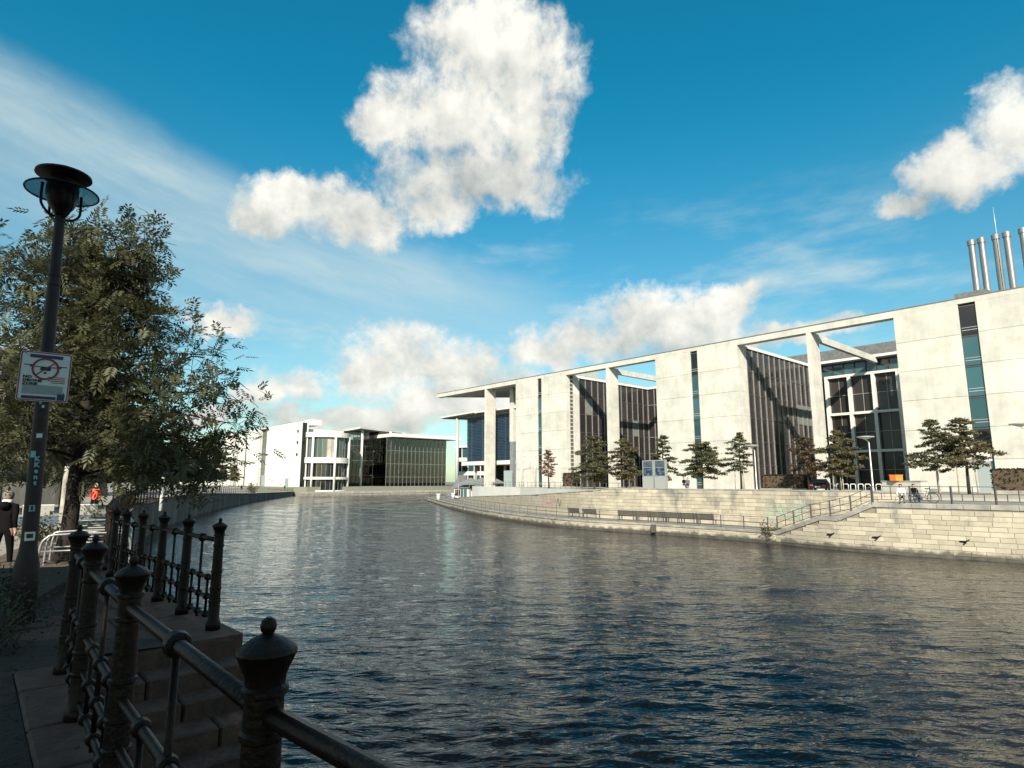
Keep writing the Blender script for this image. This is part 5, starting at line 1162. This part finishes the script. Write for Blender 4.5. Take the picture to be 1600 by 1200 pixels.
# bicycle parked on the platform
def bicycle(p, rz, label, sc=1.0):
    e = empty('bicycle', p, rz, label, 'bicycle')
    for x in (-.53,.53):
        w = MB().tube([(.335*math.cos(a),0,.335*math.sin(a)) for a in np.linspace(0,2*PI,25)], .022, 6, caps=False).build('wheel','rubber',e,(x,0,.34)); w.scale = (1,1,1)
        m_ = MB()
        for k in range(10): a = 2*PI*k/10; m_.tube([(0,0,0),(.32*math.cos(a),0,.32*math.sin(a))], .004, 3, caps=False)
        m_.tube([(0,-.05,0),(0,.05,0)], .03, 6); sp_ = m_.build('spokes','pale_metal',w)
    m_ = MB(); bb = (-.05,0,.30); st_ = (-.20,0,.78); hd = (.36,0,.80); hd2 = (.40,0,.66)
    for a,b_ in ((bb,st_),(st_,hd),(bb,hd2),(bb,(-.53,0,.34)),(st_,(-.53,0,.34)),(hd,hd2),(hd2,(.53,0,.34))): m_.tube([a,b_], .018, 6)
    m_.build('frame','grey_iron',e); MB().tube([st_,(-.24,0,.92)], .014, 6).build('seat_post','pale_metal',e); MB().obox((-.26,0,.95),(.27,.13,.06)).build('saddle','rubber',e)
    MB().tube([(.36,0,.80),(.33,0,1.0),(.30,.26,1.03)], .014, 6).tube([(.33,0,1.0),(.30,-.26,1.03)], .014, 6).build('handlebar','pale_metal',e)
    MB().tube([(-.05,-.1,.30),(-.05,.1,.30)], .04, 8).build('crank','pale_metal',e); MB().box((-.78,-.06,.69),(-.32,.06,.72)).build('rack','grey_iron',e); MB().box((-.80,-.16,.72),(-.38,.16,.95)).build('basket','tent_grey',e)
bq = locate(1444,786,PFZ); bicycle((bq.x,bq.y,PFZ), math.atan2(Q[4][1]-Q[5][1], Q[4][0]-Q[5][0])+PI, 'dark bicycle with a rear basket parked behind the platform railing')
# white hoops on the plaza
HP = MB().tube([(-.25,0,0),(-.25,0,.8),(-.2,0,.88),(.2,0,.88),(.25,0,.8),(.25,0,0)], .04, 6).mesh('hoop','white_paint')
for k,xp in enumerate((1299,1309,1320,1331,1343,1354,1371,1381)):
    p = on_line(xp,-9.5); o = link('plaza_hoop', HP, None, p, ROTB+PI/2+.6); props(o, f'white steel bicycle hoop, {ORD[k]} from the black car along the window grid', 'bicycle stand', 'white hoops before the window grid')
# black parked car beside the hedge
def car(p, rz, label):
    e = empty('parked_car', p, rz, label, 'car'); prof = [(-2.05,.35),(-2.1,.75),(-1.95,.98),(-1.55,1.02),(-1.05,1.42),(.55,1.45),(1.25,1.0),(1.95,.88),(2.1,.65),(2.1,.35)]
    m_ = MB(); n = len(prof); ws = [.80 if z < 1.1 else .62 for _,z in prof]
    m_.add([(x,-w,z) for (x,z),w in zip(prof,ws)]+[(x,w,z) for (x,z),w in zip(prof,ws)], [[i,(i+1)%n,n+(i+1)%n,n+i] for i in range(n)]+[list(range(n))[::-1], list(range(n,2*n))]); m_.build('body','car_paint',e)
    for y in (-1,1):
        MB().add
        w = MB(); w.add([(-1.35,y*.765,1.05),(.95,y*.765,1.05),(.45,y*.66,1.38),(-.98,y*.66,1.36)], [[0,1,2,3] if y < 0 else [3,2,1,0]]); w.build('side_window','dark_glass',e)
        for x in (-1.3,1.3):
            q = MB().lathe([(.12,-.1),(.31,-.1),(.33,-.06),(.33,.06),(.31,.1),(.12,.1)], n=16).build('wheel','rubber',e,(x,y*.74,.33)); q.rotation_euler = (PI/2,0,0)
        MB().box((-2.12,y*.62-.14,.66),(-2.06,y*.62+.14,.8)).build('tail_light','red',e); MB().box((2.04,y*.6-.15,.62),(2.10,y*.6+.15,.74)).build('headlight','pale_metal',e)
    MB().box((-2.14,-.26,.5),(-2.11,.26,.61)).build('number_plate','white_paint',e)
car(on_line(1280,-8.5), ROTB+.25, 'black parked car half hidden between the clipped hedge and the column')
# mooring hooks on the quay wall
for xp,z in ((1305,-1.55),(1377,-1.55),(1515,-1.5)):
    s = min(np.linspace(0,QL[-1],1500), key=lambda s: abs((lambda p: p.x/p.y)(along(qp,QL,s)[0])-(xp-800)/985.0)); p,d = along(qp,QL,s); nrm = Vector((-d.y,d.x)); q = p+nrm*.1
    m_ = MB().tube([(q.x-d.x*.22,q.y-d.y*.22,z+.12),(q.x,q.y,z-.02),(q.x+d.x*.3,q.y+d.y*.3,z)], [.03,.06,.035], 6).tube([(q.x,q.y,z),(q.x+nrm.x*.12,q.y+nrm.y*.12,z-.12)], .045, 6); m_.build('mooring_hook','iron',wall_q)
pm_ = along(pe,PEL,PEL[-1]*.093)[0]
MB().box((-.35,-.3,-.75),(.35,.1,-.05)).build('ladder_recess','waterline_stone',wall_p,(pm_.x,pm_.y,PRZ+.02),.9)
# pavilion tents, kiosk, life ring and bins at the tip of the promenade
tk = empty('pavilion_tent', W(93.5,3.5,PRZ), ROTB, 'grey scalloped pavilion tent under the blue louvred building', 'tent')
for k in range(3):
    s = -4+4*k; m_ = MB(); m_.add([(-2,s-2,3.3),(2,s-2,3.3),(2,s+2,3.3),(-2,s+2,3.3),(0,s,4.6)], [[0,1,4],[1,2,4],[2,3,4],[3,0,4]]); m_.build('roof','tent_grey',tk)
    for a,b_ in ((-2,-2),(2,-2),(-2,2),(2,2)): cb('tent_pole','pale_metal',tk,(a-.05,s+b_-.05,-.1),(a+.05,s+b_+.05,3.3))
    cb('valance','tent_grey',tk,(-2.02,s-1.98,2.95),(-1.98,s+1.98,3.32))
ks = empty('kiosk', W(99.5,2.2,PRZ), ROTB, 'small white kiosk with dark openings at the end of the ramp', 'kiosk')
cb('body','kiosk_white',ks,(0,-2.6,0),(2.4,2.6,2.3)); cb('opening','dark_interior',ks,(-.03,.3,.5),(-.004,2.2,1.9)); cb('door','kiosk_green',ks,(-.03,-2.2,.05),(-.004,-1.1,2.0)); cb('door','kiosk_green',ks,(-.03,-.9,.05),(-.004,.1,2.0))
m_ = MB(); m_.add([(-.4,-3,2.3),(2.8,-3,2.3),(2.8,3,2.3),(-.4,3,2.3),(1.2,-3,3.1),(1.2,3,3.1)], [[0,4,5,3],[1,2,5,4],[0,1,4],[2,3,5],[0,3,2,1]]); m_.build('roof','tent_grey',ks)
lr = locate(716,778,PRZ); e = empty('life_ring', (lr.x,lr.y,PRZ), 0, 'red life ring on a post at the tip of the promenade', 'life ring'); MB().lathe([(.05,0),(.05,1.2)], n=8).build('post','grey_iron',e)
MB().tube([(.42*math.cos(a),-.1,1.45+.42*math.sin(a)) for a in np.linspace(0,2*PI,25)], .14, 8, caps=False).build('ring','red',e); MB().box((-.28,-.06,.7),(.28,-.02,1.15)).build('board','red',e)
for xp,yp,lab in ((685,781,'white litter bin at the very tip of the promenade'),(708,779,'white litter bin beside the red life ring')):
    p = locate(xp,yp,PRZ); e = empty('litter_bin', (p.x,p.y,PRZ), 0, lab, 'bin', 'white bins at the tip'); MB().lathe([(.42,0),(.46,1.15),(.4,1.2),(.3,1.22)], n=14).build('drum','kiosk_white',e); MB().lathe([(.47,.9),(.47,1.0)], n=14, close=False).build('band','grey_iron',e)
# ---- background of the left bank: parasols, wall, hoarding, glass block
def parasol(p, label, r=2.3, h=2.9):
    e = empty('parasol', p, 0, label, 'parasol', 'dark parasols behind the wall'); MB().lathe([(.05,0),(.04,h+.2)], n=8).build('pole','grey_iron',e); n = 16; m_ = MB()
    R_ = [(r*(1 if k%2==0 else .97)*math.cos(2*PI*k/n), r*(1 if k%2==0 else .97)*math.sin(2*PI*k/n)) for k in range(n)]
    m_.add([(0,0,h+.15)]+[(x,y,h-.65) for x,y in R_]+[(x,y,h-.65-(.42 if k%2==0 else .2)) for k,(x,y) in enumerate(R_)], [[0,1+k,1+(k+1)%n] for k in range(n)]+[[1+k,1+n+k,1+n+(k+1)%n,1+(k+1)%n] for k in range(n)]); m_.build('canopy','parasol_dark',e)
for k,(x,y) in enumerate(((-33.5,40.5),(-31.8,43.5),(-30.0,46.5),(-28.2,49.5))): parasol((x,y,.2), ['dark scalloped parasol nearest the lamp post','second dark parasol from the lamp post','third dark parasol from the lamp post','dark parasol nearest the bank railing'][k])
gw = empty('garden_wall', (-36,52,.2), R(58), 'low grey wall behind the parasols on the left bank', 'wall')
for k in range(5): cb('panel','bank_wall',gw,(-18+k*3.6,0,0),(-14.45+k*3.6,.4,2.2))
hb = empty('white_hoarding', (-27.6,30.2,.2), R(48), 'pale blue white hoarding at the left edge behind the walker', 'hoarding')
for k in range(1): cb('panel','hoarding',hb,(-9+k*3.05,0,0),(-6+k*3.05,.12,2.25)); cb('post','pale_metal',hb,(-9.05+k*3.05,.12,0),(-8.95+k*3.05,.25,2.3))
stp = empty('blue_steps', (-19.8,27.2,.22), R(38), 'low blue grey steps between the lamp post and the pale trunk', 'steps')
for k in range(3): cb('step','blue_step',stp,(-2.6,k*.5,-.05),(2.0,2.2+.01*k,.12+.12*k))
for k,(x,y) in enumerate(((-22.6,29.6),(-20.9,30.2))): 
    e = empty('folding_table', (x,y,.35), R(35), ['pale tilted cafe table beside the lamp post','pale tilted cafe table beside the whitewashed trunk'][k], 'table', 'pale cafe tables'); MB().obox((0,0,.45),(1.2,.06,.62),0,Matrix.Rotation(R(35),3,'X')).build('top','white_render',e); cb('leg','grey_iron',e,(-.5,-.03,-.15),(-.44,.03,.42)); cb('leg','grey_iron',e,(.44,-.03,-.15),(.5,.03,.42))
gb = empty('glass_office_block', (-66,62,.2), R(48), 'dark glass office block glimpsed through the trees at the left edge', 'building')
for z in range(4):
    cb('floor_band','coping',gb,(-26,0,z*4.2),(22,14,z*4.2+1.0))
    for c in range(16): cb('window','dark_glass' if (c*7+z)%3 else 'teal_glass',gb,(-25.9+c*3,.2,z*4.2+1.0),(-23.1+c*3,.4,z*4.2+4.2)); cb('mullion','pale_metal',gb,(-26+c*3,.1,z*4.2+1.0),(-25.92+c*3,.5,z*4.2+4.2))
cb('core','dark_interior',gb,(-25.8,.5,0),(21.8,14,16.8)); cb('roof','coping',gb,(-26.3,-.3,16.8),(22.3,14.2,17.3))
wp = empty('white_post', (-23.0,40.6,.25), 0, 'short white post by the bank railing right of the red jacket', 'post'); MB().lathe([(.11,0),(.11,2.3),(.09,2.36),(.02,2.4)], n=10).build('shaft','white_paint',wp); MB().lathe([(.118,1.7),(.118,1.9)], n=10, close=False).build('band','grey_iron',wp)

# ================================================================== people
def person(label, loc, rz, h, top, bottom, shoe, hair, walk=.25, pose='stand', fingers=False, arm=0.0, hairshape=1.0, turn=0):
    """one continuous skinned body facing local +y"""
    s = h/1.75; V = []; E = []; Rd = []
    def jt(p, r, par=None):
        V.append(tuple(c*s for c in p)); Rd.append(r*s); i = len(V)-1
        if par is not None: E.append((par, i))
        return i
    sit = pose == 'sit'; dz = -.48 if sit else 0
    pel = jt((0,0,.96+dz), .135); sp = jt((0,.01,1.15+dz), .125, pel); ch = jt((0,0,1.34+dz), .145, sp); nk = jt((0,.005,1.50+dz), .058, ch); hb_ = jt((0,.02,1.585+dz), .082, nk); hd = jt((0,.02,1.66+dz), .092, hb_); ht = jt((0,.01,1.72+dz), .065, hd)
    jt((0,.115,1.62+dz), .017, hd)
    for sd_ in (-1,1):
        w = walk*sd_; jt((sd_*.098,.0,1.63+dz), .016, hd)
        hip = jt((sd_*.095,0,.90+dz), .105, pel)
        if sit: kn = jt((sd_*.12,.42,.50), .07, hip); an = jt((sd_*.12,.44,.10), .048, kn); jt((sd_*.13,.58,.045), .045, an)
        else: kn = jt((sd_*.105,.10*abs(w)+w*.55,.50), .072, hip); an = jt((sd_*.105,w*1.05-.05*(w<0),.09+(.06 if w < 0 else 0)), .046, kn); jt((sd_*.115,w*1.05+.15,.045+(.0 if w < 0 else 0)), .042, an)
        sh_ = jt((sd_*.185,0,1.42+dz), .072, ch); el_ = jt((sd_*.235,-w*.45-.03+arm*.12,1.14+dz+arm*.05), .054, sh_); wr = jt((sd_*.225,-w*.7+.10+arm*.3,.92+dz+arm*.25), .036, el_); pa = jt((sd_*.222,-w*.75+.13+arm*.38,.855+dz+arm*.28), .036, wr)
        if fingers:
            for k in range(4): f1 = jt((sd_*(.222-.004),-w*.75+.105+.022*k+arm*.4,.80+dz+.003*abs(k-1.5)), .0105, pa); jt((sd_*.208,-w*.75+.112+.020*k+arm*.4,.755+dz+.008*abs(k-1.5)), .009, f1)
            t1 = jt((sd_*.20,-w*.75+.185,.83+dz), .011, wr); jt((sd_*.195,-w*.75+.20,.79+dz), .009, t1)
        else: jt((sd_*.215,-w*.75+.15+arm*.42,.79+dz+arm*.3), .03, pa)
    me = bpy.data.meshes.new('body'); me.from_pydata(V, E, []); ob = bpy.data.objects.new('body_skel', me); C.objects.link(ob)
    ob.modifiers.new('skin','SKIN'); sv = me.skin_vertices[0].data
    for i,r_ in enumerate(Rd): sv[i].radius = (r_*(1.0 if i not in (0,1,2) else 1.12), r_*(1.0 if i not in (0,1,2) else .80)); 
    sv[0].use_root = True
    sub = ob.modifiers.new('sub','SUBSURF'); sub.levels = 2 if fingers else 1; sub.render_levels = sub.levels
    dg = bpy.context.evaluated_depsgraph_get(); bme = bpy.data.meshes.new_from_object(ob.evaluated_get(dg)); bpy.data.objects.remove(ob)
    bme.name = 'body'; bme.materials.clear()
    for mm in (top, bottom, shoe, 'skin'): bme.materials.append(MAT[mm])
    hands = [Vector(V[i]) for i,r_ in enumerate(Rd) if abs(r_-.036*s) < 1e-6]
    for f in bme.polygons:
        c_ = f.center/s; k = 0
        if c_.z > 1.515+dz: k = 3
        elif any((f.center-hh).length < .095*s and f.center.z < hh.z+.03*s for hh in hands): k = 3
        elif c_.z < .085 or (c_.z < .14 and walk > 0 and c_.y < -.15): k = 2
        elif c_.z < .93+dz and abs(c_.x) < .175: k = 1
        if sit and c_.z >= .085 and c_.z < .56 and abs(c_.x) < .19: k = 1
        f.material_index = k; f.use_smooth = True
    e = empty('person', loc, rz, label, 'person'); link('body', bme, e)
    m_ = MB(); m_.ball((0,.0*s,(1.672+dz)*s), .108*s, 14, 8, 1.05); hm = m_.mesh('hair', hair)
    for v_ in hm.vertices:
        if v_.co.y > .05*s and v_.co.z < (1.70+dz)*s: v_.co.y = .05*s
        if v_.co.z < (1.60+dz)*s: v_.co.z = (1.60+dz)*s-(.05*hairshape*s if v_.co.y < 0 else 0)
    link('hair', hm, e); return e
wk = person('person with grey hair walking away in black jacket, black trousers and white shoes', (-11.2,13.75,.24), R(12), 1.72, 'black_cloth', 'black_cloth', 'white_cloth', 'hair_grey', .16, fingers=True)
MB().lathe([(.085,1.47),(.10,1.49),(.098,1.53),(.08,1.55)], n=14, close=False).build('collar','white_cloth',wk)
hm = MB(); hm.ball((0,-.11,1.42), .12, 12, 7, .75); hm.build('hood','black_cloth',wk)
person('person in a bright red jacket walking on the left bank path', (-23.2,34.4,.24), R(20), 1.78, 'red_jacket', 'black_cloth', 'black_cloth', 'hair_blond', .22)
bw = locate(1412,787,PFZ); person('person in a white top sitting beside the parked bicycle', (bw.x+.4,bw.y+.8,PFZ), R(150), 1.7, 'white_cloth', 'grey_cloth', 'black_cloth', 'hair_dark', 0, 'sit', arm=.5)
bl_ = locate(1432,787,PFZ); person('person in dark clothes leaning on the concrete block behind the bicycle', (bl_.x+1.6,bl_.y+2.6,PFZ), R(165), 1.7, 'black_cloth', 'navy', 'black_cloth', 'hair_dark', 0, 'sit', arm=.4)
for xp,rz_,lab,tp in ((1068,200,'person in black sitting on the plaza above the wall, left of a pair','black_cloth'),(1074,160,'person in grey sitting on the plaza above the wall, right of a pair','grey_cloth')):
    p = on_line(xp,-19); person(lab, (p.x,p.y,PLZ+.35), R(rz_), 1.72, tp, 'navy', 'black_cloth', 'hair_dark', 0, 'sit', arm=.5)
for i,(xp,yp,lab,tp) in enumerate(((379,763,'small distant figure in black crossing the square before the white building, leftmost','black_cloth'),(393,768,'small distant figure walking on the square in front of the round far tree','navy'),(446,771,'small distant figure at the railing near the white building corner','black_cloth'),(374,757,'small distant figure beside the far trees','grey_cloth'),(345,758,'small distant figure seen just right of the ash leaves','black_cloth'))):
    d = Vector((xp-800, 960.0)); k = (150+ (i==3)*60 - (i==4)*20 + (i==2)*36)/960.0; q = d*k
    zz = float(np.interp(q.y,[100,142,200,260],[.1,-.5,-1.0,.2])); person(lab, (q.x,q.y,zz), R(40*i), 1.75, tp, 'navy', 'black_cloth', 'hair_dark', .2)
